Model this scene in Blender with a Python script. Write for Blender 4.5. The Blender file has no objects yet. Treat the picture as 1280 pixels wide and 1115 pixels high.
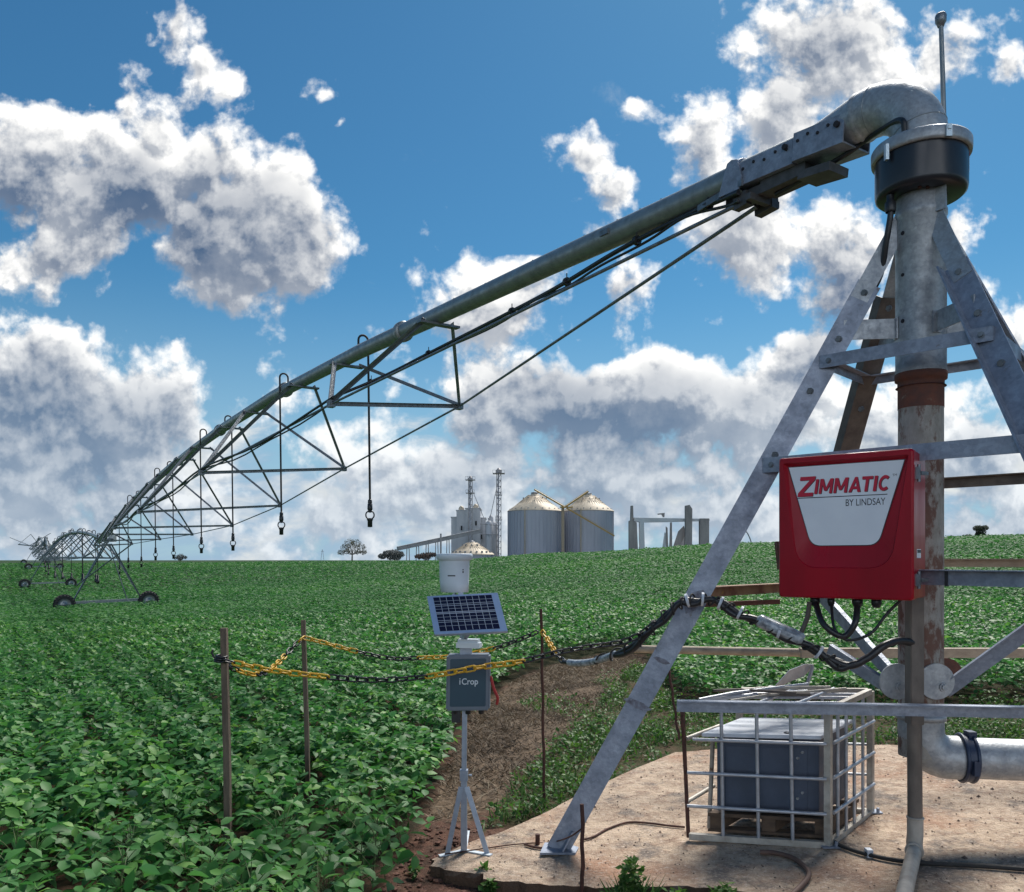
import bpy, math
from math import radians as R
C=bpy.context
sc=C.scene
F=1017.0; HY=700.0; CAMZ=1.9
cam=bpy.data.cameras.new("camera"); camo=bpy.data.objects.new("camera",cam); C.collection.objects.link(camo)
camo.location=(0,0,CAMZ); camo.rotation_euler=(R(90),0,0)
cam.sensor_width=36; cam.lens=36*F/1280; cam.shift_y=(HY-557.5)/1280
cam.clip_end=6000; sc.camera=camo
sc.view_settings.view_transform='Standard'; sc.view_settings.look='None'; sc.view_settings.exposure=0.55
SUN_EL=R(52); SUN_AZ=R(28)   # azimuth from +Y towards +X
def make_world():
    w=bpy.data.worlds.new("World"); sc.world=w; w.use_nodes=True
    w.cycles.sampling_method='MANUAL'; w.cycles.sample_map_resolution=512
    nt=w.node_tree; nt.nodes.clear()
    def N(t,tree=nt,**k):
        n=tree.nodes.new(t)
        for a,b in k.items(): setattr(n,a,b)
        return n
    def M(op,a,b=None,c=None,tree=nt,clamp=False):
        n=tree.nodes.new('ShaderNodeMath'); n.operation=op; n.use_clamp=clamp
        for i,x in enumerate((a,b,c)):
            if x is None: continue
            if isinstance(x,(int,float)): n.inputs[i].default_value=x
            else: tree.links.new(x,n.inputs[i])
        return n.outputs[0]
    def V(op,a,b=None,c=None,tree=nt,out=0):
        n=tree.nodes.new('ShaderNodeVectorMath'); n.operation=op
        for i,x in enumerate((a,b,c)):
            if x is None: continue
            if isinstance(x,(tuple,list)): n.inputs[i].default_value=x
            else: tree.links.new(x,n.inputs[i])
        return n.outputs['Value'] if op in('LENGTH','DOT_PRODUCT') else n.outputs[0]
    # ---- cloud density as a function of the sky direction (x/y, z/y)
    g=bpy.data.node_groups.new("cloud_density",'ShaderNodeTree')
    g.interface.new_socket("P",in_out='INPUT',socket_type='NodeSocketVector')
    g.interface.new_socket("D",in_out='OUTPUT',socket_type='NodeSocketFloat'); g.interface.new_socket("M",in_out='OUTPUT',socket_type='NodeSocketFloat'); g.interface.new_socket("N",in_out='OUTPUT',socket_type='NodeSocketFloat')
    gi=g.nodes.new('NodeGroupInput'); go=g.nodes.new('NodeGroupOutput')
    P=gi.outputs[0]
    nz=N('ShaderNodeTexNoise',g,noise_dimensions='2D'); g.links.new(P,nz.inputs['Vector'])
    nz.inputs['Scale'].default_value=7; nz.inputs['Detail'].default_value=4; nz.inputs['Roughness'].default_value=.55
    wv=V('SUBTRACT',nz.outputs['Color'],(.5,.5,.5),tree=g)
    W=V('MULTIPLY_ADD',wv,(.085,.085,0),P,tree=g)
    B=BLOBS
    m=None
    for (px,py,rx,ry,wt) in B:
        u=(px-640)/F; v=(HY-py)/F; a=rx/F; b=ry/F
        q=V('MULTIPLY_ADD',W,(1/a,1/b,0),(-u/a,-v/b,0),tree=g)
        l=V('LENGTH',q,tree=g)
        x=M('MULTIPLY_ADD',l,-wt,wt,tree=g)
        m=x if m is None else M('SMOOTH_MAX',m,x,.12,tree=g)
    n2=N('ShaderNodeTexNoise',g,noise_dimensions='2D'); g.links.new(P,n2.inputs['Vector'])
    n2.inputs['Scale'].default_value=8; n2.inputs['Detail'].default_value=10; n2.inputs['Roughness'].default_value=.6
    fb=M('SUBTRACT',n2.outputs[0],.5,tree=g)
    vo=N('ShaderNodeTexVoronoi',g,voronoi_dimensions='2D',feature='SMOOTH_F1'); vo.normalize=True
    g.links.new(V('MULTIPLY_ADD',wv,(.05,.05,0),P,tree=g),vo.inputs['Vector'])
    vo.inputs['Scale'].default_value=22; vo.inputs['Detail'].default_value=3.5; vo.inputs['Roughness'].default_value=.55; vo.inputs['Smoothness'].default_value=.35
    bl=M('SUBTRACT',.3,vo.outputs['Distance'],tree=g)
    d=M('MULTIPLY_ADD',fb,1.7,m,tree=g); d=M('MULTIPLY_ADD',bl,.85,d,tree=g)
    g.links.new(d,go.inputs[0]); g.links.new(m,go.inputs[1]); g.links.new(M('MULTIPLY_ADD',bl,.35,fb,tree=g),go.inputs[2])
    # ---- direction
    tc=N('ShaderNodeTexCoord'); sep=N('ShaderNodeSeparateXYZ'); nt.links.new(tc.outputs['Generated'],sep.inputs[0])
    ay=M('MAXIMUM',M('ABSOLUTE',sep.outputs[1]),.12)
    uv=N('ShaderNodeCombineXYZ'); nt.links.new(M('DIVIDE',sep.outputs[0],ay),uv.inputs[0]); nt.links.new(M('DIVIDE',sep.outputs[2],ay),uv.inputs[1])
    def dens(off):
        n=nt.nodes.new('ShaderNodeGroup'); n.node_tree=g
        nt.links.new(V('ADD',uv.outputs[0],off),n.inputs[0]); return n.outputs
    o0=dens((0,0,0)); d0=o0[0]; d1=dens((.0055,.014,0))[0]; o2=dens((.022,.055,0)); d2=o2[0]
    al=N('ShaderNodeMapRange',interpolation_type='SMOOTHSTEP'); nt.links.new(d0,al.inputs[0]); al.inputs[1].default_value=-.07; al.inputs[2].default_value=.30
    p0=M('MAXIMUM',d0,0); p2=M('MAXIMUM',d2,0); m0=M('MAXIMUM',M('ADD',o0[1],-.10),0); m2=M('MAXIMUM',M('ADD',o2[1],-.05),0)
    th=M('MULTIPLY_ADD',m0,2.7,M('MULTIPLY_ADD',m2,1.1,M('MULTIPLY_ADD',p0,.55,M('MULTIPLY',p2,.45))))
    lit0=M('POWER',2.718,M('MULTIPLY',th,-1.0))
    rel=M('MULTIPLY',M('SUBTRACT',d0,d1),2.6); rel=M('MINIMUM',M('MAXIMUM',rel,-.42),.6)
    lit=M('ADD',M('MULTIPLY_ADD',rel,M('MULTIPLY_ADD',lit0,.7,.30),lit0),M('MULTIPLY',M('MAXIMUM',M('ADD',o0[2],.02),-.06),.75)); lit=M('MULTIPLY_ADD',lit,.87,.13,clamp=True)
    mix=N('ShaderNodeMix',data_type='RGBA'); nt.links.new(lit,mix.inputs[0])
    mix.inputs[6].default_value=(.065,.115,.205,1); mix.inputs[7].default_value=(1.0,.985,.95,1)
    # low haze paling the clouds towards the horizon
    hz=N('ShaderNodeMapRange',interpolation_type='SMOOTHSTEP'); nt.links.new(sep.outputs[2],hz.inputs[0])
    hz.inputs[1].default_value=.0; hz.inputs[2].default_value=.3; hz.inputs[3].default_value=.5; hz.inputs[4].default_value=0
    mh=N('ShaderNodeMix',data_type='RGBA'); nt.links.new(hz.outputs[0],mh.inputs[0]); nt.links.new(mix.outputs[2],mh.inputs[6]); mh.inputs[7].default_value=(.31,.42,.54,1)
    sky=N('ShaderNodeTexSky',sky_type='NISHITA'); sky.sun_disc=False; sky.sun_elevation=SUN_EL; sky.sun_rotation=SUN_AZ
    sky.air_density=1.0; sky.dust_density=.3; sky.ozone_density=2.0
    hs=N('ShaderNodeHueSaturation'); hs.inputs['Saturation'].default_value=1.12; hs.inputs['Value'].default_value=.88; nt.links.new(sky.outputs[0],hs.inputs['Color'])
    tint=N('ShaderNodeMix',data_type='RGBA',blend_type='MULTIPLY'); tint.inputs[0].default_value=1; nt.links.new(hs.outputs[0],tint.inputs[6]); tint.inputs[7].default_value=(.52,1.02,1.12,1)
    h2=N('ShaderNodeMapRange',interpolation_type='SMOOTHSTEP'); nt.links.new(sep.outputs[2],h2.inputs[0])
    h2.inputs[1].default_value=-.02; h2.inputs[2].default_value=.34; h2.inputs[3].default_value=.85; h2.inputs[4].default_value=0
    sk=N('ShaderNodeMix',data_type='RGBA'); nt.links.new(h2.outputs[0],sk.inputs[0]); nt.links.new(tint.outputs[2],sk.inputs[6]); sk.inputs[7].default_value=(4.6,6.6,8.2,1)
    bg=N('ShaderNodeBackground'); nt.links.new(sk.outputs[2],bg.inputs[0]); bg.inputs[1].default_value=.06
    fr=N('ShaderNodeMapRange',interpolation_type='SMOOTHSTEP'); nt.links.new(sep.outputs[1],fr.inputs[0]); fr.inputs[1].default_value=.1; fr.inputs[2].default_value=-.5; fr.inputs[3].default_value=.84; fr.inputs[4].default_value=3.4  # unseen clouds behind the camera are made brighter as fill light
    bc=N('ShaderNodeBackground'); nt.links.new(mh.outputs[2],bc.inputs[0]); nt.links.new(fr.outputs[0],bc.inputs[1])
    uvs=N('ShaderNodeMapping'); nt.links.new(uv.outputs[0],uvs.inputs[0]); uvs.inputs['Scale'].default_value=(4.2,10.5,1)
    n3=N('ShaderNodeTexNoise',noise_dimensions='2D'); nt.links.new(uvs.outputs[0],n3.inputs['Vector']); n3.inputs['Scale'].default_value=1.0; n3.inputs['Detail'].default_value=9; n3.inputs['Roughness'].default_value=.58; n3.inputs['Distortion'].default_value=.35
    b1=N('ShaderNodeMapRange',interpolation_type='SMOOTHSTEP'); nt.links.new(sep.outputs[2],b1.inputs[0]); b1.inputs[1].default_value=.29; b1.inputs[2].default_value=.06; b1.inputs[3].default_value=-.26; b1.inputs[4].default_value=.12
    a2=N('ShaderNodeMapRange',interpolation_type='SMOOTHSTEP'); nt.links.new(M('ADD',n3.outputs[0],b1.outputs[0]),a2.inputs[0]); a2.inputs[1].default_value=.44; a2.inputs[2].default_value=.68; a2.inputs[3].default_value=0; a2.inputs[4].default_value=.9
    c2=N('ShaderNodeMapRange',interpolation_type='SMOOTHSTEP'); nt.links.new(n3.outputs[1],c2.inputs[0]) if False else nt.links.new(M('SUBTRACT',n3.outputs[0],0),c2.inputs[0]); c2.inputs[1].default_value=.45; c2.inputs[2].default_value=.68
    k2=N('ShaderNodeMix',data_type='RGBA'); nt.links.new(c2.outputs[0],k2.inputs[0]); k2.inputs[6].default_value=(.25,.37,.52,1); k2.inputs[7].default_value=(.66,.67,.66,1)
    bl2=N('ShaderNodeBackground'); nt.links.new(k2.outputs[2],bl2.inputs[0]); bl2.inputs[1].default_value=.85
    ms0=N('ShaderNodeMixShader'); nt.links.new(M('MULTIPLY',a2.outputs[0],M('GREATER_THAN',sep.outputs[2],-.02)),ms0.inputs[0]); nt.links.new(bg.outputs[0],ms0.inputs[1]); nt.links.new(bl2.outputs[0],ms0.inputs[2])
    # no clouds below the horizon
    ab=M('MULTIPLY',al.outputs[0],M('GREATER_THAN',sep.outputs[2],-.02))
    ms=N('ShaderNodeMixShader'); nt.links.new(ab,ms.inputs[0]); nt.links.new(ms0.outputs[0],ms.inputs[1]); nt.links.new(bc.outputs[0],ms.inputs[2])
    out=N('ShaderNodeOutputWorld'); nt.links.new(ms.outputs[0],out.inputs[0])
# photo px, py, radius x, radius y, thickness
BLOBS=[(40,215,100,85,.75),(110,200,70,55,.55),(150,240,130,75,1.15),(310,290,120,100,1.35),(255,215,90,65,.7),(360,330,80,70,.6),(172,120,20,55,.42),(190,165,40,45,.45),(80,310,115,48,.5),(20,190,60,60,.5),
 (235,25,34,50,.45),(258,75,26,40,.40),(288,105,22,16,.35),(395,105,20,16,.32),(420,142,10,16,.32),
 (50,500,145,90,1.25),(150,525,115,80,1.2),(90,570,170,60,.9),(215,535,60,60,.6),(60,590,170,60,.7),(150,650,300,45,.35),(420,640,260,50,.33),(300,520,60,50,.22),
 (560,395,70,60,.45),(620,385,110,55,.55),(700,505,150,75,1.15),(820,505,160,78,1.2),(760,560,220,45,.6),(620,520,110,70,.7),(940,520,120,75,.85),(560,600,200,60,.45),(760,600,260,60,.5),(900,640,320,45,.4),
 (1050,45,125,90,.65),(985,150,60,75,.6),(870,185,44,75,.5),(930,280,95,100,.6),(725,185,42,28,.45),(758,232,50,38,.48),(725,280,32,26,.42),(775,362,58,36,.48),(660,340,50,26,.42),
 (1045,350,65,105,.7),(1010,460,70,80,.7),(1195,290,45,60,.42),(1190,60,55,50,.45),(1255,80,34,30,.42),(1225,560,80,85,.65),(1100,560,80,70,.5),(1230,650,160,45,.4),(1270,420,20,30,.3),(800,140,22,14,.3)]
make_world()

sun=bpy.data.lights.new("sun",'SUN'); sun.energy=4.2; sun.angle=R(20); sun.color=(1.0,.95,.87); suno=bpy.data.objects.new("sun",sun); C.collection.objects.link(suno)
suno.rotation_euler=(R(90)-SUN_EL,0,math.pi-SUN_AZ)
# ============================================================ helpers
import random, bmesh
import numpy as np
from mathutils import Vector, Matrix, noise as mnoise
random.seed(7); rng=np.random.default_rng(11)
col=C.collection
def W(px,py,Y): return Vector(((px-640)/F*Y, Y, CAMZ+(HY-py)/F*Y))
class MB:
    def __init__(s): s.v=[]; s.f=[]; s.m=[]; s.sm=[]; s.mi=0
    def add(s,vs,fs,smooth=False):
        o=len(s.v); s.v+= [tuple(x) for x in vs]
        for f in fs: s.f.append(tuple(i+o for i in f)); s.m.append(s.mi); s.sm.append(smooth)
        return s
    def hexa(s,p):  # 8 points: bottom ring 0-3, top ring 4-7
        return s.add(p,[(3,2,1,0),(4,5,6,7),(0,1,5,4),(1,2,6,5),(2,3,7,6),(3,0,4,7)])
    def box(s,c,size,mat=None):
        x,y,z=[k/2 for k in size]; c=Vector(c)
        pts=[Vector(q) for q in((-x,-y,-z),(x,-y,-z),(x,y,-z),(-x,y,-z),(-x,-y,z),(x,-y,z),(x,y,z),(-x,y,z))]
        if mat is not None: pts=[mat@q for q in pts]
        return s.hexa([c+q for q in pts])
    def bar(s,p,q,w,h,up=(0,0,1)):   # w sideways, h along 'up'
        p=Vector(p);q=Vector(q);d=(q-p).normalized();u=Vector(up)
        a=d.cross(u)
        if a.length<1e-4: a=d.cross(Vector((1,0,0)))
        a.normalize(); u=a.cross(d).normalized()
        r=[-a*w/2-u*h/2,a*w/2-u*h/2,a*w/2+u*h/2,-a*w/2+u*h/2]
        return s.hexa([p+x for x in r]+[q+x for x in r])
    def angle(s,p,q,w,h,t,up=(0,0,1),side=1):   # L-section: a face of height h along 'up', a flange of width w to one side
        p=Vector(p);q=Vector(q);d=(q-p).normalized();u=Vector(up);a=d.cross(u).normalized();u=a.cross(d).normalized()
        s.bar(p,q,t,h,u)
        o=a*side*(w/2+t/2-.0005)+u*(h/2-t/2)
        return s.bar(p+o,q+o,w,t*.94,u)
    def tube(s,pts,r,n=10,cap=True,smooth=True):
        pts=[Vector(p) for p in pts]; k=len(pts)
        rr=r if isinstance(r,(list,tuple)) else [r]*k
        t0=(pts[1]-pts[0]).normalized(); a=t0.orthogonal().normalized(); vs=[]
        for i in range(k):
            t=((pts[min(i+1,k-1)]-pts[i]).normalized()+(pts[i]-pts[max(i-1,0)]).normalized())
            if t.length<1e-6: t=t0
            t.normalize(); a=(a-t*a.dot(t)).normalized(); b=t.cross(a)
            for j in range(n):
                g=2*math.pi*j/n; vs.append(pts[i]+(a*math.cos(g)+b*math.sin(g))*rr[i])
        fs=[(i*n+j,i*n+(j+1)%n,(i+1)*n+(j+1)%n,(i+1)*n+j) for i in range(k-1) for j in range(n)]
        s.add(vs,fs,smooth)
        if cap:
            s.add(vs[:n],[tuple(range(n-1,-1,-1))]); s.add(vs[-n:],[tuple(range(n))])
        return s
    def cyl(s,p,q,r,n=16,smooth=True): return s.tube([p,q],r,n,True,smooth)
    def lathe(s,prof,c,axis=(0,0,1),n=32,smooth=True):   # prof: (radius, height)
        ax=Vector(axis).normalized(); a=ax.orthogonal().normalized(); b=ax.cross(a); c=Vector(c); vs=[]
        for (r,h) in prof:
            for j in range(n):
                g=2*math.pi*j/n; vs.append(c+ax*h+(a*math.cos(g)+b*math.sin(g))*r)
        k=len(prof)
        fs=[(i*n+j,i*n+(j+1)%n,(i+1)*n+(j+1)%n,(i+1)*n+j) for i in range(k-1) for j in range(n)]
        return s.add(vs,fs,smooth)
    def torus(s,c,axis,R_,r,n=20,m=8,sx=1.0,along=None):
        ax=Vector(axis).normalized(); a=Vector(along).normalized() if along is not None else ax.orthogonal().normalized(); b=ax.cross(a); c=Vector(c)
        vs=[];
        for i in range(n):
            g=2*math.pi*i/n; dr=(a*math.cos(g)*sx+b*math.sin(g)); ctr=c+dr*R_; o=dr.normalized()
            for j in range(m):
                h=2*math.pi*j/m; vs.append(ctr+(o*math.cos(h)+ax*math.sin(h))*r)
        fs=[(i*m+j,((i+1)%n)*m+j,((i+1)%n)*m+(j+1)%m,i*m+(j+1)%m) for i in range(n) for j in range(m)]
        return s.add(vs,fs,True)
    def prism(s,poly,o,ax,ay,depth):   # polygon in plane (o,ax,ay), extruded along ax x ay
        o=Vector(o);ax=Vector(ax);ay=Vector(ay);nn=ax.cross(ay).normalized()*depth
        b=[o+ax*x+ay*y for x,y in poly]; n=len(b)
        return s.add(b+[q+nn for q in b],[tuple(range(n-1,-1,-1)),tuple(range(n,2*n))]+[(i,(i+1)%n,n+(i+1)%n,n+i) for i in range(n)])
    def build(s,name,mats,parent=None,bevel=0):
        off=Vector((0,0,0)); p=parent
        while p is not None: off+=p.location; p=p.parent
        me=bpy.data.meshes.new(name)
        me.from_pydata([(x-off.x,y-off.y,z-off.z) for x,y,z in s.v],[],s.f)
        for m in (mats if isinstance(mats,(list,tuple)) else [mats]): me.materials.append(m)
        me.polygons.foreach_set('material_index',s.m); me.polygons.foreach_set('use_smooth',s.sm)
        if bevel:
            bm=bmesh.new(); bm.from_mesh(me)
            bmesh.ops.recalc_face_normals(bm,faces=bm.faces)
            es=[e for e in bm.edges if len(e.link_faces)==2 and e.calc_face_angle(0)>.6]
            bmesh.ops.bevel(bm,geom=es,offset=bevel,segments=2,affect='EDGES',clamp_overlap=True)
            bm.to_mesh(me); bm.free()
        me.update()
        o=bpy.data.objects.new(name,me); col.objects.link(o)
        if parent is not None: o.parent=parent
        return o
def tag(o,label=None,cat=None,group=None,kind=None):
    if label: o['label']=label
    if cat: o['category']=cat
    if group: o['group']=group
    if kind: o['kind']=kind
    return o
def thing(name,label,cat,loc=(0,0,0),group=None):
    o=bpy.data.objects.new(name,None); o.location=loc; o.empty_display_size=.1; col.objects.link(o)
    return tag(o,label,cat,group)
def spline(pts,n=8):   # Catmull-Rom through pts
    pts=[Vector(p) for p in pts]; out=[]
    P=[pts[0]*2-pts[1]]+pts+[pts[-1]*2-pts[-2]]
    for i in range(1,len(P)-2):
        for k in range(n):
            t=k/n; a,b,c,d=P[i-1],P[i],P[i+1],P[i+2]
            out.append(.5*((2*b)+(c-a)*t+(2*a-5*b+4*c-d)*t*t+(3*b-a-3*c+d)*t**3))
    out.append(pts[-1]); return out
# ============================================================ materials
def mat(name,base,rough=.6,metal=0.0,var=None,scale=6.0,stretch=(1,1,1),bump=0.0,bscale=40.0,spots=None,spscale=8.0,spamt=.5,spec=.5,detail=6,rvar=0.0,coat=0,spangle=0):
    m=bpy.data.materials.new(name); m.use_nodes=True; nt=m.node_tree; b=nt.nodes['Principled BSDF']
    b.inputs['Roughness'].default_value=rough; b.inputs['Metallic'].default_value=metal; b.inputs['Specular IOR Level'].default_value=spec
    b.inputs['Coat Weight'].default_value=coat
    L=nt.links.new
    tc=nt.nodes.new('ShaderNodeNewGeometry'); mp=nt.nodes.new('ShaderNodeMapping'); mp.inputs['Scale'].default_value=stretch; L(tc.outputs['Position'],mp.inputs[0])
    c=None
    if var:
        n=nt.nodes.new('ShaderNodeTexNoise'); n.inputs['Scale'].default_value=scale; n.inputs['Detail'].default_value=detail; n.inputs['Roughness'].default_value=.62; L(mp.outputs[0],n.inputs['Vector'])
        r=nt.nodes.new('ShaderNodeMapRange'); r.inputs[1].default_value=.34; r.inputs[2].default_value=.66; L(n.outputs[0],r.inputs[0])
        x=nt.nodes.new('ShaderNodeMix'); x.data_type='RGBA'; L(r.outputs[0],x.inputs[0]); x.inputs[6].default_value=(*base,1); x.inputs[7].default_value=(*var,1); c=x.outputs[2]
        if rvar:
            rr=nt.nodes.new('ShaderNodeMapRange'); L(n.outputs[0],rr.inputs[0]); rr.inputs[1].default_value=.3; rr.inputs[2].default_value=.7; rr.inputs[3].default_value=max(.05,rough-rvar); rr.inputs[4].default_value=min(1,rough+rvar); L(rr.outputs[0],b.inputs['Roughness'])
    else: b.inputs['Base Color'].default_value=(*base,1)
    if spots:
        n2=nt.nodes.new('ShaderNodeTexNoise'); n2.inputs['Scale'].default_value=spscale; n2.inputs['Detail'].default_value=8; n2.inputs['Roughness'].default_value=.7; L(mp.outputs[0],n2.inputs['Vector'])
        r2=nt.nodes.new('ShaderNodeMapRange'); r2.interpolation_type='SMOOTHSTEP'; e=.72-.3*spamt; r2.inputs[1].default_value=e; r2.inputs[2].default_value=e+.1; L(n2.outputs[0],r2.inputs[0])
        x2=nt.nodes.new('ShaderNodeMix'); x2.data_type='RGBA'; L(r2.outputs[0],x2.inputs[0])
        if c is None: x2.inputs[6].default_value=(*base,1)
        else: L(c,x2.inputs[6])
        x2.inputs[7].default_value=(*spots,1); c=x2.outputs[2]
        if metal>0:
            mm=nt.nodes.new('ShaderNodeMapRange'); L(r2.outputs[0],mm.inputs[0]); mm.inputs[3].default_value=metal; mm.inputs[4].default_value=0; L(mm.outputs[0],b.inputs['Metallic'])
    if spangle:
        vo=nt.nodes.new('ShaderNodeTexVoronoi'); vo.inputs['Scale'].default_value=spangle; L(tc.outputs['Position'],vo.inputs['Vector']); sc3=nt.nodes.new('ShaderNodeSeparateColor'); L(vo.outputs['Color'],sc3.inputs[0])
        vr=nt.nodes.new('ShaderNodeMapRange'); L(sc3.outputs[0],vr.inputs[0]); vr.inputs[3].default_value=.87; vr.inputs[4].default_value=1.08
        vm=nt.nodes.new('ShaderNodeMix'); vm.data_type='RGBA'; vm.blend_type='MULTIPLY'; vm.inputs[0].default_value=1; L(c,vm.inputs[6]); L(vr.outputs[0],vm.inputs[7]); c=vm.outputs[2]
    if c is not None: L(c,b.inputs['Base Color'])
    if bump:
        n3=nt.nodes.new('ShaderNodeTexNoise'); n3.inputs['Scale'].default_value=bscale; n3.inputs['Detail'].default_value=5; L(mp.outputs[0],n3.inputs['Vector'])
        bp=nt.nodes.new('ShaderNodeBump'); bp.inputs['Strength'].default_value=bump; bp.inputs['Distance'].default_value=.02; L(n3.outputs[0],bp.inputs['Height']); L(bp.outputs[0],b.inputs['Normal'])
    return m
galv=mat('galvanised_steel',spangle=55,base=(.43,.45,.47),rough=.55,metal=.5,var=(.31,.33,.355),scale=14,bump=.12,bscale=60,spots=(.20,.15,.11),spscale=5,spamt=.18,rvar=.12)
galv_leg=mat('weathered_galvanised_steel',spangle=48,base=(.31,.345,.42),rough=.5,metal=.35,var=(.205,.235,.295),scale=9,bump=.15,bscale=50,spots=(.14,.10,.085),spscale=7,spamt=.32,rvar=.1)
galv_brown=mat('dull_brown_steel',(.16,.135,.115),.7,.2,(.09,.075,.068),9,bump=.2,spots=(.14,.08,.05),spamt=.35)
galv_far=mat('span_pipe_steel',(.30,.325,.33),.42,.5,(.21,.23,.235),10,rvar=.1)
span_steel=mat('truss_steel',(.22,.24,.265),.45,.55,(.13,.145,.16),12,rvar=.1)
rustpipe=mat('stained_riser_pipe',(.38,.36,.33),.65,.1,(.22,.205,.18),14,stretch=(1,1,.5),bump=.25,spots=(.14,.07,.05),spscale=8,spamt=.78)
rust=mat('red_rust',(.17,.062,.040),.85,0,(.10,.05,.04),14,bump=.3,spots=(.24,.19,.15),spscale=9,spamt=.35)
tanpaint=mat('tan_weathered_steel',(.42,.34,.25),.7,.0,(.27,.21,.155),8,stretch=(1,1,2),bump=.15,spots=(.16,.09,.06),spamt=.3)
redpaint=mat('red_gloss_paint',(.35,.003,.016),.36,0,(.27,.004,.014),5,stretch=(1,1,.25),spots=(.38,.05,.045),spscale=16,spamt=.15,spec=.22,coat=.06,rvar=.1)
whitepanel=mat('white_panel_paint',(.76,.79,.84),.4,0,(.68,.71,.77),3)
ink_dark=mat('dark_ink',(.02,.022,.035),.5)
ink_red=mat('red_ink',(.50,.006,.035),.45)
black=mat('black_plastic',(.012,.013,.016),.42,0,(.02,.021,.025),8,bump=.1)
blackm=mat('black_drum_plastic',(.012,.014,.02),.3,0,(.02,.022,.03),5)
rubber=mat('black_rubber',(.016,.016,.018),.75,0,(.03,.028,.025),12,bump=.3)
chainblack=mat('black_chain_plastic',(.012,.012,.014),.35)
chainyellow=mat('yellow_chain_plastic',(.62,.36,.015),.4,0,(.5,.27,.012),9)
clearwrap=mat('clear_plastic_wrap',(.42,.46,.50),.2,0,(.12,.13,.15),30)
wood=mat('weathered_wood_stake',(.17,.125,.09),.85,0,(.085,.062,.048),14,stretch=(3,3,.4),bump=.4)
palletwood=mat('dark_pallet_wood',(.13,.085,.055),.85,0,(.06,.04,.03),10,stretch=(.5,2,2),bump=.4)
rodrust=mat('rusty_rebar',(.10,.04,.028),.85,0,(.05,.024,.02),25,bump=.4)
cagewhite=mat('chalky_cage_tube',(.48,.45,.40),.55,.15,(.30,.27,.23),11,bump=.15,spots=(.20,.11,.06),spscale=9,spamt=.4)
cagegalv=mat('galvanised_cage_tube',(.46,.48,.52),.45,.5,(.33,.34,.37),11,spots=(.22,.14,.09),spscale=9,spamt=.3)
boxgrey=mat('dark_grey_cabinet_paint',(.05,.072,.115),.45,0,(.035,.05,.08),5,bump=.05,rvar=.1)
lidwhite=mat('pale_lid_paint',(.56,.60,.66),.45,0,(.45,.48,.54),5)
enclosure=mat('grey_enclosure_plastic',(.145,.175,.22),.5,0,(.12,.145,.185),5)
enclosure_door=mat('teal_door_plastic',(.022,.062,.095),.42,0,(.018,.05,.08),4)
alu=mat('aluminium_frame',(.42,.52,.70),.4,.35,(.36,.45,.62),9)
gaugewhite=mat('white_gauge_plastic',(.60,.66,.72),.5,0,(.52,.58,.64),4)
stationsteel=mat('station_steel',(.33,.38,.46),.45,.5,(.25,.29,.36),12)
cellm=mat('solar_cell',(.008,.010,.032),.4,0,(.012,.014,.045),20,spec=.15)
gridm=mat('solar_grid_line',(.40,.44,.50),.4)
glyphwhite=mat('white_lettering',(.62,.68,.74),.5)
reddry=mat('red_cord',(.35,.03,.03),.7)
pvc=mat('dirty_pvc_pipe',(.47,.42,.36),.55,0,(.30,.26,.22),9,stretch=(1,1,.6),spots=(.2,.13,.09),spamt=.3)
conduitm=mat('brown_grey_conduit',(.20,.165,.14),.6,.1,(.12,.10,.085),9,stretch=(1,1,.5),spots=(.2,.12,.08),spamt=.3)
hosebrown=mat('brown_hose',(.13,.075,.055),.7,0,(.09,.05,.04),20)
siloside=mat('silo_corrugated_steel',(.43,.445,.51),.6,.1,(.35,.365,.43),.35,stretch=(1,1,.15))
siloroof=mat('silo_roof_steel',(.55,.47,.36),.6,.1,(.43,.36,.27),1.2)
conc=mat('pale_concrete',(.56,.57,.60),.85,0,(.45,.46,.49),.25,stretch=(1,1,.3),bump=.2,bscale=2)
conc2=mat('worn_brown_concrete',(.36,.33,.32),.9,0,(.22,.20,.20),.5,stretch=(1,1,.3))
steel_far=mat('elevator_steel',(.36,.35,.36),.6,.2,(.26,.25,.26),1)
convey=mat('yellow_conveyor_paint',(.42,.27,.07),.6,0,(.33,.2,.06),.6)
darkvoid=mat('dark_opening',(.02,.02,.025),.8)
bark=mat('bark',(.09,.07,.055),.9,0,(.06,.045,.036),3)
# ============================================================ ground
ANG=np.radians([-180,-100,-45,-31,-6,3,17,32,55,100,180])
RAD=np.array([0,12,30,45,60,85,120,160,250,400,1500.])
TAB=np.array([
 [-.22,-.22,-.22,-.22,-.22,-.22,-.2,0,.6,1.2,1.5],
 [-.22,-.22,-.3,-.4,-.5,-.7,-.6,0,.6,1.2,1.5],
 [-.22,-.24,-.55,-.98,-1.25,-1.6,-.9,.4,1.25,1.5,1.5],
 [-.22,-.24,-.52,-.95,-1.2,-1.5,-.35,.8,1.3,1.5,1.5],
 [-.22,-.23,-.3,-.35,-.4,-.2,.55,1.3,1.35,1.45,1.5],
 [-.22,-.22,.0,.35,.85,1.75,2.55,2.65,2.6,2.4,2.2],
 [-.22,-.20,.3,.95,1.7,2.85,4.0,4.1,4.0,3.5,3],
 [-.22,-.18,.35,1.1,2.0,3.3,4.7,4.8,4.6,4,3],
 [-.22,-.18,.35,1.1,2.0,3.3,4.7,4.8,4.6,4,3],
 [-.22,-.22,-.1,.1,.3,.6,1,1.2,1.4,1.4,1.4],
 [-.22,-.22,-.22,-.22,-.22,-.22,-.2,0,.6,1.2,1.5]])
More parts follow.
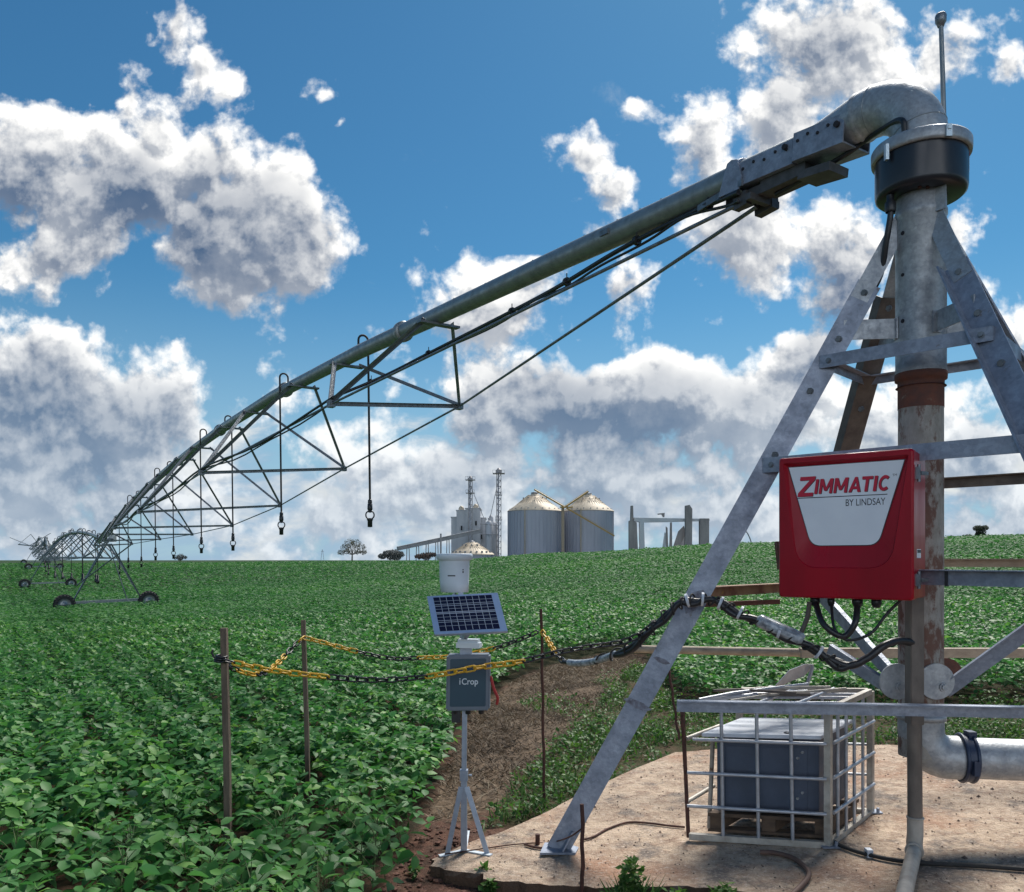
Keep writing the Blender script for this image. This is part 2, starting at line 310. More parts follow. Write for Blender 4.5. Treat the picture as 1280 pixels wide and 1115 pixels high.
def ground(x,y):
    x=np.asarray(x,float); y=np.asarray(y,float)
    r=np.hypot(x,y); a=np.arctan2(x,y)
    i=np.clip(np.searchsorted(ANG,a,side='right')-1,0,len(ANG)-2); ta=np.clip((a-ANG[i])/(ANG[i+1]-ANG[i]),0,1); ta=ta*ta*(3-2*ta)
    j=np.clip(np.searchsorted(RAD,r,side='right')-1,0,len(RAD)-2); tr=np.clip((r-RAD[j])/(RAD[j+1]-RAD[j]),0,1)
    z0=TAB[i,j]*(1-tr)+TAB[i,j+1]*tr; z1=TAB[i+1,j]*(1-tr)+TAB[i+1,j+1]*tr
    return z0*(1-ta)+z1*ta
def G(x,y): return float(ground(x,y))
def gp(px,py,zg=-.22):   # ground point under a photo pixel (near field is flat)
    Y=(CAMZ-zg)*F/(py-HY); return ((px-640)/F*Y,Y)
def inpoly(x,y,poly):
    x=np.asarray(x);y=np.asarray(y);c=np.zeros(x.shape,bool);n=len(poly)
    for i in range(n):
        x0,y0=poly[i];x1,y1=poly[(i+1)%n]
        t=((y0>y)!=(y1>y))&(x<(x1-x0)*(y-y0)/((y1-y0) if y1!=y0 else 1e-9)+x0); c^=t
    return c
CLEAR=[gp(*p) for p in [(440,1180),(478,1105),(514,1050),(541,1000),(560,960),(572,925),(597,888),(640,852),(700,832),(760,822),(800,824),(828,850),(850,880),(900,892),(1100,890),(1300,886),(1700,900),(2100,1500),(700,1700),(380,1500)]]
DRY=[gp(*p) for p in [(530,1028),(546,990),(566,940),(594,892),(642,853),(700,833),(770,824),(805,828),(770,880),(735,930),(690,965),(640,1000),(585,1020)]]
GREENW=[gp(*p) for p in [(600,1040),(640,985),(690,940),(740,890),(790,838),(835,850),(850,885),(1300,886),(1700,900),(1500,945),(1100,935),(850,950),(760,985),(690,1020)]]
def slabz(x): return -.115+.07*x
def sp(px,py):
    v=(py-HY)/F;u=(px-640)/F;Y=2.015/(v+.07*u);return (u*Y,Y)
SLAB=[sp(*p) for p in [(533,1085),(545,1072),(575,1058),(600,1048),(625,1041),(652,1029),(675,1019),(700,1006),(728,990),(760,976),(800,958),(845,940),(900,936),(1000,932),(1100,931),(1200,930),(1320,930),(1500,940)]]+[(6.2,4.6),(5.0,3.0),(2.4,3.2),(1.75,4.0)]+[sp(*p) for p in [(960,1122),(900,1110),(830,1107),(780,1110),(740,1112),(700,1108),(660,1104),(620,1098),(580,1090)]]
def build_ground():
    an=np.radians(np.concatenate([np.arange(-180,-52,8),np.arange(-52,52.01,.5),np.arange(56,180,8)])); ra=[.0,.6]
    while ra[-1]<1500: ra.append(ra[-1]*1.028+.02)
    ra=np.array(ra); A,Rr=np.meshgrid(an,ra,indexing='ij'); X=Rr*np.sin(A); Y=Rr*np.cos(A); Z=ground(X,Y)
    near=Rr<14; 
    zz=Z.copy()
    for i,j in np.argwhere(near):
        x,y=X[i,j],Y[i,j]; zz[i,j]+=.055*(mnoise.noise((x*1.3,y*1.3,0)))+.03*mnoise.noise((x*5,y*5,3))+.015*mnoise.noise((x*14,y*14,5))
    ins=inpoly(X,Y,[(px*1.0,py) for px,py in SLAB]); zz[ins&near]=np.minimum(zz[ins&near],slabz(X[ins&near])-.06)
    na,nr=A.shape; verts=np.stack([X,Y,zz],-1).reshape(-1,3)
    faces=[]
    for i in range(na):
        i2=(i+1)%na
        for j in range(nr-1):
            faces.append((i*nr+j,i*nr+j+1,i2*nr+j+1,i2*nr+j))
    me=bpy.data.meshes.new('ground'); me.from_pydata(verts.tolist(),[],faces); me.polygons.foreach_set('use_smooth',[True]*len(faces))
    # what covers the soil: 0 bare red soil, 1 dead grass litter, 2 darker soil under the crop
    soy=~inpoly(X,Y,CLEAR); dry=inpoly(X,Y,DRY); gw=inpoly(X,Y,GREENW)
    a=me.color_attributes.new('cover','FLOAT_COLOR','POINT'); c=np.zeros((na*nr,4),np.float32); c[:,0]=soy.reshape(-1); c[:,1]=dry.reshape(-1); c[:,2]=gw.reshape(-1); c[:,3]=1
    a.data.foreach_set('color',c.reshape(-1))
    m=bpy.data.materials.new('field_soil'); m.use_nodes=True; nt=m.node_tree; b=nt.nodes['Principled BSDF']; L=nt.links.new
    b.inputs['Roughness'].default_value=.95; b.inputs['Specular IOR Level'].default_value=.15
    at=nt.nodes.new('ShaderNodeAttribute'); at.attribute_name='cover'; sx=nt.nodes.new('ShaderNodeSeparateColor'); L(at.outputs['Color'],sx.inputs[0])
    geo=nt.nodes.new('ShaderNodeNewGeometry')
    def nz(sc_,d=6,r=.6):
        n=nt.nodes.new('ShaderNodeTexNoise'); n.inputs['Scale'].default_value=sc_; n.inputs['Detail'].default_value=d; n.inputs['Roughness'].default_value=r; L(geo.outputs['Position'],n.inputs['Vector']); return n.outputs[0]
    def mx(f,a_,b_):
        x=nt.nodes.new('ShaderNodeMix'); x.data_type='RGBA'
        if isinstance(f,float): x.inputs[0].default_value=f
        else: L(f,x.inputs[0])
        for k,q in((6,a_),(7,b_)):
            if isinstance(q,tuple): x.inputs[k].default_value=(*q,1)
            else: L(q,x.inputs[k])
        return x.outputs[2]
    def rg(f,lo,hi):
        r=nt.nodes.new('ShaderNodeMapRange'); r.inputs[1].default_value=lo; r.inputs[2].default_value=hi; L(f,r.inputs[0]); return r.outputs[0]
    soil=mx(rg(nz(5),.35,.65),(.155,.078,.055),(.075,.042,.033)); soil=mx(rg(nz(26,8,.7),.5,.75),soil,(.21,.125,.09)); soil=mx(rg(nz(2.3,6,.7),.52,.66),soil,(.06,.04,.03)); soil=mx(rg(nz(55,4,.7),.60,.72),soil,(.25,.19,.14))
    litter=mx(rg(nz(9,8,.75),.35,.65),(.20,.145,.10),(.07,.05,.036))
    cropc=mx(rg(nz(.6,5),.35,.65),(.018,.042,.016),(.028,.055,.020))
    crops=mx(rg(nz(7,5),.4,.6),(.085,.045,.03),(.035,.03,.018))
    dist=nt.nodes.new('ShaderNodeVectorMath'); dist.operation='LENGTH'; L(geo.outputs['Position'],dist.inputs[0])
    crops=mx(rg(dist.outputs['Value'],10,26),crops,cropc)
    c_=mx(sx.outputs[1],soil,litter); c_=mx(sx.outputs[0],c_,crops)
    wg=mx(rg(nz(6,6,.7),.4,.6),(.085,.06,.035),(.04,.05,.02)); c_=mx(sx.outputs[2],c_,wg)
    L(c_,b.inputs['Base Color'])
    bp=nt.nodes.new('ShaderNodeBump'); bp.inputs['Strength'].default_value=.8; bp.inputs['Distance'].default_value=.05; L(nz(22,8,.7),bp.inputs['Height']); L(bp.outputs[0],b.inputs['Normal'])
    me.materials.append(m); me.update()
    o=bpy.data.objects.new('ground',me); col.objects.link(o); tag(o,'red soil ground of the crop field rising gently to the horizon','ground',kind='structure')
build_ground()
# concrete slab
def build_slab():
    out=[]; n=len(SLAB)
    for i in range(n):
        a=Vector(SLAB[i]);b=Vector(SLAB[(i+1)%n]); k=max(1,int((b-a).length/.06))
        for j in range(k):
            p=a.lerp(b,j/k); e=.045*mnoise.noise((p.x*5,p.y*5,1))+.028*mnoise.noise((p.x*17,p.y*17,2)); out.append((p.x+e,p.y+e))
    bm=bmesh.new(); top=[bm.verts.new((x,y,slabz(x)+.006*mnoise.noise((x*5,y*5,0)))) for x,y in out]; mid=[bm.verts.new((x*1.0+.012*mnoise.noise((x*9,y*9,4)),y-.006+.02*mnoise.noise((x*9,y*9,7)),slabz(x)-.03)) for x,y in out]; bot=[bm.verts.new((x+.03*mnoise.noise((x*4,y*4,4)),y+.02*mnoise.noise((x*7,y*7,9)),-.42)) for x,y in out]
    bm.faces.new(top); N_=len(out)
    for i in range(N_):
        j=(i+1)%N_; bm.faces.new((top[i],mid[i],mid[j],top[j])); bm.faces.new((mid[i],bot[i],bot[j],mid[j]))
    bmesh.ops.recalc_face_normals(bm,faces=bm.faces)
    me=bpy.data.meshes.new('concrete_slab'); bm.to_mesh(me); bm.free()
    m=bpy.data.materials.new('slab_concrete'); m.use_nodes=True; nt=m.node_tree; b=nt.nodes['Principled BSDF']; L=nt.links.new; b.inputs['Roughness'].default_value=.9; b.inputs['Specular IOR Level'].default_value=.25
    geo=nt.nodes.new('ShaderNodeNewGeometry')
    def nz(sc_,d=6,r=.6):
        n=nt.nodes.new('ShaderNodeTexNoise'); n.inputs['Scale'].default_value=sc_; n.inputs['Detail'].default_value=d; n.inputs['Roughness'].default_value=r; L(geo.outputs['Position'],n.inputs['Vector']); return n.outputs[0]
    def rg(f,lo,hi):
        r=nt.nodes.new('ShaderNodeMapRange'); r.inputs[1].default_value=lo; r.inputs[2].default_value=hi; L(f,r.inputs[0]); return r.outputs[0]
    def mx(f,a_,b_):
        x=nt.nodes.new('ShaderNodeMix'); x.data_type='RGBA'; L(f,x.inputs[0])
        for k,q in((6,a_),(7,b_)):
            if isinstance(q,tuple): x.inputs[k].default_value=(*q,1)
            else: L(q,x.inputs[k])
        return x.outputs[2]
    c=mx(rg(nz(1.6,6),.38,.62),(.63,.49,.365),(.51,.39,.285)); c=mx(rg(nz(9,8,.7),.42,.68),c,(.25,.16,.115)); c=mx(rg(nz(2.6,7,.65),.53,.62),c,(.20,.165,.14)); c=mx(rg(nz(70,4,.7),.58,.72),c,(.17,.125,.10)); c=mx(rg(nz(1.1,5),.52,.66),c,(.40,.235,.155))
    c=mx(rg(nz(38,6,.75),.52,.70),c,(.64,.53,.44)); c=mx(rg(nz(95,4,.7),.60,.72),c,(.12,.085,.065)); c=mx(rg(nz(17,6,.75),.60,.70),c,(.17,.12,.095))
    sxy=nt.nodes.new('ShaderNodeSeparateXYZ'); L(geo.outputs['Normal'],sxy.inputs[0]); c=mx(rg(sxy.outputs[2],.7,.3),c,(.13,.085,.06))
    L(c,b.inputs['Base Color'])
    ad=nt.nodes.new('ShaderNodeMath'); ad.operation='MULTIPLY_ADD'; L(nz(60,6,.7),ad.inputs[0]); ad.inputs[1].default_value=.4; L(nz(9,6,.7),ad.inputs[2])
    bp=nt.nodes.new('ShaderNodeBump'); bp.inputs['Strength'].default_value=1.0; bp.inputs['Distance'].default_value=.04; L(ad.outputs[0],bp.inputs['Height']); L(bp.outputs[0],b.inputs['Normal'])
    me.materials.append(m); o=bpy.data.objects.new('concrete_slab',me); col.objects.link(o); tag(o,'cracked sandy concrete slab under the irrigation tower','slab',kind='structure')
build_slab()
# ============================================================ centre pivot tower
RX,RY=2.678,5.33
def rz(py): return CAMZ+(HY-py)/F*RY
AX=Vector((RX,RY,0))
LEGD={'a':Vector((-.995,.10,0)),'b':Vector((.16,-.987,0)),'c':Vector((-.135,.99,0)),'d':Vector((.995,-.10,0))}
def legp(k,z): return AX+LEGD[k]*(.6+.54*(3.21-z))+Vector((0,0,z))
tower=thing('pivot_tower','tall galvanised four-legged pivot tower standing on the concrete slab','tower',(RX,RY,.0))
m=MB(); m.lathe([(.136,.62),(.136,3.02)],AX,n=32); m.build('riser_pipe',rustpipe,tower)
m=MB(); m.lathe([(.137,3.03),(.152,3.03),(.152,3.03),(.14,3.04),(.14,3.07),(.156,3.075),(.158,3.1),(.156,3.12),(.145,3.13),(.145,3.16)],AX,n=32); m.lathe([(.1385,2.89),(.1385,3.04)],AX,n=32); m.build('rusty_collar',rust,tower)
m=MB(); m.lathe([(.152,3.10),(.156,3.13),(.152,3.16),(.152,4.13),(.158,4.14),(.158,4.17),(.152,4.18),(.152,4.45)],AX,n=40); m.build('upper_sleeve',galv,tower)
m=MB()
for k in range(4):
    a=math.pi/2*k+.35; d=Vector((math.cos(a),math.sin(a),0)); m.cyl(AX+d*.152+Vector((0,0,3.45)),AX+d*.156+Vector((0,0,3.45)),.014,8); m.cyl(AX+d*.152+Vector((0,0,4.02)),AX+d*.156+Vector((0,0,4.02)),.014,8)
    m.cyl(AX+d*.152+Vector((0,0,3.75)),AX+d*.156+Vector((0,0,3.75)),.012,8)
m.build('bolt_hole',darkvoid,tower)
def slabtop(p): return slabz(p.x)
for k in 'abcd':
    d=LEGD[k]; zf={'a':-.09,'b':.1,'c':1.66,'d':.2}[k]
    p1=legp(k,3.72); p0=legp(k,zf); n_=d.copy()
    side=1 if k in('a','c') else -1
    leg=MB(); ax=(p0-p1).normalized(); tang=Vector((0,0,1)).cross(d).normalized()
    outn=ax.cross(tang).normalized()
    # wide face of the angle iron turned so that two legs share a frame plane
    mid=p1.lerp(p0,.45); vd=(Vector((0,0,CAMZ))-mid); vd=(vd-ax*vd.dot(ax)).normalized()
    if k=='b': vd=(vd+Vector((-.45,0,0))).normalized()
    if k in 'ab': up=ax.cross(vd).normalized()
    else: up=tang
    leg.angle(p1,p0,.085,.152 if k in 'ab' else .15,.011,up,side)
    brown=galv_brown if k=='c' else galv_leg
    lo=leg.build('leg',brown,tower)
    up_=MB(); q1=legp(k,4.14); q0=legp(k,3.62); up_.bar(q1+d*.012,q0+d*.012,.010,.115,up); 
    # bent tab flat on the sleeve
    up_.bar(AX+d*.158+Vector((0,0,4.12)),AX+d*.158+Vector((0,0,4.3)),.010,.11,up) if k in 'b' else None
    up_.build('leg_strap',galv,tower)
    bl=MB()
    for z in (3.66,3.36,3.02,2.6): 
        c=legp(k,z); nn=(Vector((0,0,0))-c); nn=Vector((-c.x*.4,-1,-.25)).normalized(); bl.cyl(c-nn*.005,c+nn*.022,.016,8); bl.cyl(c-nn*.004,c+nn*.009,.024,10)
    bl.build('bolt',span_steel,tower)
    if k in 'a':
        ft=MB(); b_=p0+Vector((0,0,.0)); ft.prism([(-.12,-.09),(.12,-.09),(.15,.02),(.06,.11),(-.08,.11)],(b_.x,b_.y,slabz(b_.x)+.008),(1,0,0),(0,1,0),.014); ft.bar(b_+Vector((.03,-.02,.015)),b_+Vector((.10,.0,.14)),.01,.14,(0,1,0)); ft.build('foot_plate',galv_leg,tower)
        an=MB(); q=sp(672,1056); an.cyl((q[0],q[1],slabz(q[0])-.02),(q[0],q[1],slabz(q[0])+.075),.016,8); an.build('anchor_bolt',rodrust,tower)
        st=MB()   # torn stickers and marks on the leg
        for z,w_,h_ in ((1.62,.055,.10),(.92,.10,.03),(1.22,.06,.02)):
            c=legp('a',z); upn=(up-ax*up.dot(ax)).normalized(); nr=ax.cross(upn).normalized(); nr=nr if nr.y<0 else -nr
            st.prism([(-w_,-h_*.6),(-w_*.3,-h_),(w_*.7,-h_*.5),(w_,h_*.4),(w_*.2,h_),(-w_*.6,h_*.5)],c+nr*.009,upn,ax,.001)
        st.build('torn_sticker',mat('torn_sticker',(.10,.09,.11),.7,0,(.25,.27,.33),30),tower)
def ring(z,pairs,h=.075,w=.055,mt=galv_leg,name='ring_bar',over=.03):
    for a,b in pairs:
        p=legp(a,z);q=legp(b,z);d=(q-p).normalized(); m=MB(); o=(p+q)/2-AX; o.z=0; o=o.normalized()*.03
        side=1 if d.cross(Vector((0,0,1))).dot(o)<0 else -1
        m.angle(p+o-d*over,q+o+d*over,w,h,.007,(0,0,1),side); m.build(name,mt,tower)
        bl=MB()
        for e,s_ in((p,1),(q,-1)):
            c=e+o+d*s_*.03; n_=o.normalized(); bl.cyl(c,c+n_*.02,.013,8); bl.cyl(c,c+n_*.008,.02,8)
        bl.build('bolt',span_steel,tower)
ring(3.21,[('a','b'),('b','d')],.085); ring(3.21,[('a','c'),('c','d')],.06,.05)
ring(2.53,[('a','b')],.10,.06)
ring(2.45,[('c','d')],.075,.05,galv_brown)
# short horizontal ties from the legs to the sleeve
for k in 'abcd':
    m=MB(); p=legp(k,3.42); d=LEGD[k]; m.bar(AX+d*.15+Vector((0,0,3.42)),p,.008,.13); tn=Vector((-d.y,d.x,0)); m.bar(AX+d*.158-tn*.03+Vector((0,0,3.42)),AX+d*.158+tn*.03+Vector((0,0,3.42)),.01,.14); m.build('sleeve_tie',galv,tower)
# lower rails
m=MB(); p=legp('b',1.80); q=AX+Vector((-.35,-.42,1.80)); m.angle(q,p,.05,.09,.008,(0,0,1),1)
m.build('ring_bar',galv_leg,tower)
m=MB()
for t_ in (.28,.72): c=q.lerp(p,t_); m.box(c,(.015,.03,.1),Matrix.Rotation(-.9,3,'Z'))
m.build('cable_tie',black,tower)
m=MB(); m.angle(legp('c',1.88)+Vector((0,-.03,0)),legp('d',1.88)+Vector((0,-.03,0)),.05,.06,.007,(0,0,1),1); m.build('ring_bar',tanpaint,tower)
m=MB(); m.angle(legp('a',1.685)+Vector((.05,.03,0)),legp('c',1.685)+Vector((0,.02,0)),.09,.075,.008,(0,0,1),1); m.build('ring_bar',mat('rust_brown_rail',(.30,.20,.12),.8,0,(.15,.06,.04),7,spots=(.35,.22,.06),spamt=.5),tower)
m=MB(); m.bar(W(855,757,6.2),W(975,752,6.0),.05,.035); m.build('ring_bar',rust,tower)
# far rail with the round left end
m=MB(); Y_=6.75; m.cyl(W(782,811,Y_+.7),W(1010,816,Y_),.036,14); m.bar(W(1000,816,Y_),W(1330,816,Y_),.07,.078); m.build('lower_rail',tanpaint,tower)
# near rail over the cage
m=MB(); a_=W(846,882,4.96); b_=W(1340,891,4.70); m.angle(a_,b_,.05,.074,.008,(0,0,1),1); m.build('lower_rail',galv_leg,tower)
# gusset discs and braces
for px_,yo in((1122,-.13),(1171,-.16)):
    c=W(px_,852,RY+yo); m=MB(); m.cyl(c,c+Vector((0,.014,0)),.115,26,False); o_=m.build('gusset_disc',galv,tower)
    m=MB(); c2=c+Vector((.012 if px_<1150 else .045,0,-.035)); m.cyl(c2+Vector((0,-.022,0)),c2,.02,8); m.cyl(c2+Vector((0,-.01,0)),c2,.03,12); m.build('bolt',galv,o_)
c=W(1183,843,RY+.12); m=MB(); m.cyl(c,c+Vector((0,.012,0)),.11,20); m.build('gusset_disc',rust,tower)
for a_,b_,w_ in((W(1112,843,RY-.1),W(1010,728,6.2),.085),(W(1110,860,RY-.09),W(1035,812,5.6),.08),(W(1180,864,RY-.10),W(1310,770,4.9),.095)):
    m=MB(); m.angle(a_,b_,.03,w_,.008,(0,-.2,1),1); m.build('brace',galv_leg,tower)
# inlet elbow at the foot of the riser and the discharge pipe
m=MB(); pts=[AX+Vector((0,0,.95)),AX+Vector((0,0,.80))]
dd=Vector((.985,-.17,0)); zc=.615; Rb=.17
for i in range(0,9):
    g=math.pi/2*i/8; pts.append(AX+Vector((0,0,zc+Rb))+dd*(Rb*(1-math.cos(g)))+Vector((0,0,-Rb*math.sin(g))))
pts.append(pts[-1]+dd*.06)
m.tube(pts,.14,28,True); m.build('inlet_elbow',galv,tower)
fl=MB(); fl.lathe([(.145,.86),(.152,.86),(.152,.90),(.145,.90)],AX,n=28); fl.build('pipe_flange',galv,tower)
pe=pts[-1]
dp=thing('discharge_pipe','thick galvanised supply pipe with blue clamp leaving the riser foot','pipe',tuple(pe))
m=MB(); m.tube([pe+dd*.001,pe+dd*.6,pe+dd*3.2+Vector((0,0,-.02))],.131,28); m.build('pipe',galv,dp)
m=MB(); m.tube([pe+dd*.01,pe+dd*.04,pe+dd*.075],[.150,.153,.150],28); m.torus(pe+dd*.012,dd,.15,.012,28); m.torus(pe+dd*.073,dd,.15,.012,28); 
m.box(pe+dd*.04+Vector((-.02,-.155,-.03)),(.035,.04,.09)); m.box(pe+dd*.04+Vector((0.02,-.02,.158)),(.05,.07,.04)); m.build('clamp',mat('blue_clamp_paint',(.02,.035,.075),.45,.1,(.03,.045,.085),12),dp)
m=MB()
for xo in (1.4,3.0):
    b_=pe+dd*xo; m.bar((b_.x,b_.y,slabz(b_.x)-.05),(b_.x,b_.y,pe.z-.1),.06,.06,(0,1,0)) if xo>1.5 else None
if m.v: m.build('pipe_prop',galv_leg,dp)
# collector drum, elbow, antenna
drum=thing('collector_drum','black slip-ring drum with grey rim on top of the pivot tower','drum',(RX,RY,4.3))
DX=AX+Vector((.0,0,0))
m=MB(); m.lathe([(.155,4.27),(.255,4.27),(.272,4.285),(.277,4.31),(.277,4.55)],DX,n=48); m.build('drum_body',blackm,drum)
m=MB(); m.lathe([(.278,4.52),(.297,4.52),(.300,4.54),(.300,4.59),(.292,4.603),(.16,4.623),(.15,4.623)],DX,n=48); m.build('drum_lid',galv,drum)
m=MB(); m.box(DX+Vector((.02,-.303,4.555)),(.035,.02,.075)); m.box(DX+Vector((-.28,-.12,4.51)),(.02,.03,.10)); m.box(DX+Vector((.02,-.315,4.57)),(.02,.01,.02)); m.build('latch',mat('latch_steel',(.45,.55,.62),.35,.6),drum)
m=MB(); g=-.62
for i in range(4):
    a0=g+i*.04;a1=g+(i+1)*.04; m.add([DX+Vector((.2785*math.cos(a),.2785*math.sin(a),z)) for a,z in((a0,4.37),(a1,4.37),(a1,4.50),(a0,4.50))],[(0,1,2,3)])
m.build('sticker',whitepanel,drum)
m=MB()
for i in range(4):
    a0=g+i*.04;a1=g+(i+1)*.04; m.add([DX+Vector((.2795*math.cos(a),.2795*math.sin(a),z)) for a,z in((a0,4.47),(a1,4.47),(a1,4.50),(a0,4.50))],[(0,1,2,3)])
m.build('sticker',ink_red,drum)
m=MB(); c=W(1113,252,RY-.05); m.tube(spline([c+Vector((0,0,.12)),c,W(1113,270,RY-.05),W(1108,300,RY-.02),W(1100,345,RY+.05),legp('a',3.6)+Vector((.05,.05,0))],6),.019,10); m.lathe([(.03,0),(.034,.01),(.034,.06),(.024,.075),(.024,.11)],c+Vector((0,0,-.07)),n=12); m.build('cable_gland',black,drum)
m=MB(); m.box(DX+Vector((-.06,-.155,4.29)),(.10,.02,.03)); m.cyl(DX+Vector((-.09,-.165,4.26)),DX+Vector((-.09,-.165,4.31)),.012,8); m.cyl(DX+Vector((-.04,-.165,4.26)),DX+Vector((-.04,-.165,4.31)),.012,8); m.build('hose_clamp',rodrust,drum)
ant=thing('antenna_mast','thin grey antenna mast with dark cap rising from the drum','antenna',tuple(DX+Vector((.13,.1,4.62))))
b_=W(1181,172,5.40); t_=W(1176,24,5.42); m=MB(); m.tube([b_+Vector((0,0,-.15)),b_.lerp(t_,.5),t_],[.017,.0155,.0145],12); m.build('pole',galv_far,ant)
m=MB(); m.lathe([(.0,-.05),(.02,-.05),(.026,-.03),(.034,-.02),(.036,.02),(.03,.035),(0,.038)],t_,n=14); m.build('cap',span_steel,ant)
# ============================================================ spans
SD=Vector((-25.5,39.7,0)); SL=SD.length; sd=SD.normalized(); sn=Vector((sd.y,-sd.x,0))   # sn points right/away
P0=Vector((2.68,5.33,0))
TT=[.0088,.0224,.045,.085,.146,.2,.302,.4,.48,.572,.65,.728,.80,.87,.94,1.0]; TZ=[4.93,4.99,5.03,5.115,5.225,5.33,5.42,5.35,5.21,4.98,4.73,4.44,4.1,3.72,3.3,2.92]
def pz(t): return float(np.interp(t,TT,TZ))
def pp(t): return P0+SD*t+Vector((0,0,pz(t)))
elb=thing('pivot_elbow','large galvanised pipe elbow bending over the top of the drum','pipe elbow',(RX,RY,4.6))
m=MB(); pts=[AX+Vector((0,0,4.5)),AX+Vector((0,0,4.63))]; Rb=.36
for i in range(1,15):
    g=math.radians(97)*i/14; pts.append(AX+Vector((0,0,4.63))+sd*Rb*(1-math.cos(g))+Vector((0,0,Rb*math.sin(g))))
end=pts[-1]; ed=(pts[-1]-pts[-2]).normalized()
m.tube(pts,.166,32); m.build('bend',galv,elb)
m=MB(); m.tube([end-ed*.005,end+ed*.012,end+ed*.03],[.168,.172,.168],32); j2=pp(.0175); m.tube([end,end+(j2-end)*.3,end+(j2-end)*.6,j2],[.165,.152,.137,.125],28); m.build('neck',galv,elb)
m=MB()
for q in (pts[8],): 
    pass
m.torus(pts[-3],(pts[-2]-pts[-4]).normalized(),.1655,.0035,32,6); m.torus(pts[3],(pts[4]-pts[2]).normalized(),.1655,.0035,32,6); m.build('weld_seam',galv_far,elb)
m=MB(); s0=end+Vector((0,0,-.17))+ed*.05; m.tube(spline([pp(.026)+Vector((.03,-.05,-.26)),s0+ed*.12+Vector((0,0,-.02)),s0+Vector((.03,-.04,.01)),AX+Vector((-.17,-.06,4.75)),AX+Vector((-.15,-.10,4.64))],8),.018,10); m.build('supply_cable',black,elb)
def sframe(t):
    d=(pp(t+.004)-pp(t-.004) if t>.02 else pp(.03)-pp(.012)).normalized(); up=sn.cross(d); up=up if up.z>0 else -up
    return d,up.normalized()
span=thing('irrigation_span','nearest grey pipe span with triangular truss reaching from the drum to first wheels','pipe span',tuple(P0+Vector((0,0,4.9))))
m=MB(); m.tube([pp(t) for t in np.linspace(.0185,1.0,70)],.116,24); m.build('main_pipe',galv_far,span)
m=MB()
for t_ in (.052,.058,.065,.076,.096,.118,.135):
    d,up=sframe(t_); q=pp(t_); a=random.uniform(-1.2,.4); o=(up*math.cos(a)-sn*math.sin(-a)); m.cyl(q+up*.11,q+up*.135,.012,8)
d,up=sframe(.066); q=pp(.066); m.bar(q-sn*.118-d*.06-up*.0,q-sn*.118+d*.06,.03,.05,up)
m.build('pipe_fitting',span_steel,span)
hingem=mat('dark_hinge_steel',(.10,.10,.105),.6,.3,(.06,.058,.058),12)
# hinge brackets at the inner end
def chan(t0,t1,w,h,zoff,name,mt):
    a=pp(t0);b=pp(t1);d=(b-a).normalized(); up=sn.cross(d); up=up if up.z>0 else -up
    m=MB()
    for s_ in(-1,1):
        m.bar(a+sn*s_*w/2+up*zoff,b+sn*s_*w/2+up*zoff,.012,h,up)
    m.bar(a+up*(zoff-h/2+.006),b+up*(zoff-h/2+.006),w-.014,.012,up)
    bl=MB()
    o=m.build(name,mt,span)
    for k in range(5):
        c=a.lerp(b,.1+.2*k)-sn*(w/2+.006)+up*(zoff+h*.28*(1 if k%2 else .6)); bl.cyl(c,c-sn*.008,.012,8)
    bl.cyl(a.lerp(b,.12)-sn*(w/2+.006),a.lerp(b,.12)-sn*(w/2+.026),.022,10)
    bl.build('bolt',darkvoid,o)
chan(.0098,.0188,.30,.20,-.035,'hinge_bracket',galv_leg); chan(.0192,.0302,.262,.18,-.05,'hinge_bracket',galv_leg)
d,up=sframe(.031); q=pp(.0312)
m=MB(); m.prism([(-.14,-.17),(.07,-.17),(.10,-.08),(.045,.07),(-.01,.085),(-.055,.07)],q-sn*.142,d*-1,up,.014); m.prism([(-.14,-.17),(.07,-.17),(.10,-.08),(.045,.07),(-.01,.085),(-.055,.07)],q+sn*.13,d*-1,up,.014); m.torus(q,d,.12,.016,26); m.build('saddle_plate',galv_leg,span)
m=MB(); q=pp(.0265); 
m.bar(pp(.0128)-up*.24,pp(.0185)-up*.23,.22,.06,up); m.bar(pp(.0175)-up*.17,pp(.0262)-up*.195,.18,.10,up); m.bar(pp(.0250)-up*.20,pp(.0340)-up*.20,.15,.07,up); m.bar(pp(.0285)-up*.24-sn*.1,pp(.0312)-up*.26-sn*.1,.06,.11,up); m.bar(pp(.0268)-up*.25+sn*.12,pp(.0305)-up*.27+sn*.12,.08,.10,up); m.bar(pp(.0275)-up*.26-sn*.16,pp(.0275)-up*.26+sn*.18,.05,.05,up)
m.build('hinge_block',hingem,span)
m=MB(); m.bar(pp(.0290)-up*.13-sn*.15,pp(.0400)-up*.155-sn*.1,.02,.05,up); m.build('hinge_block',span_steel,span)
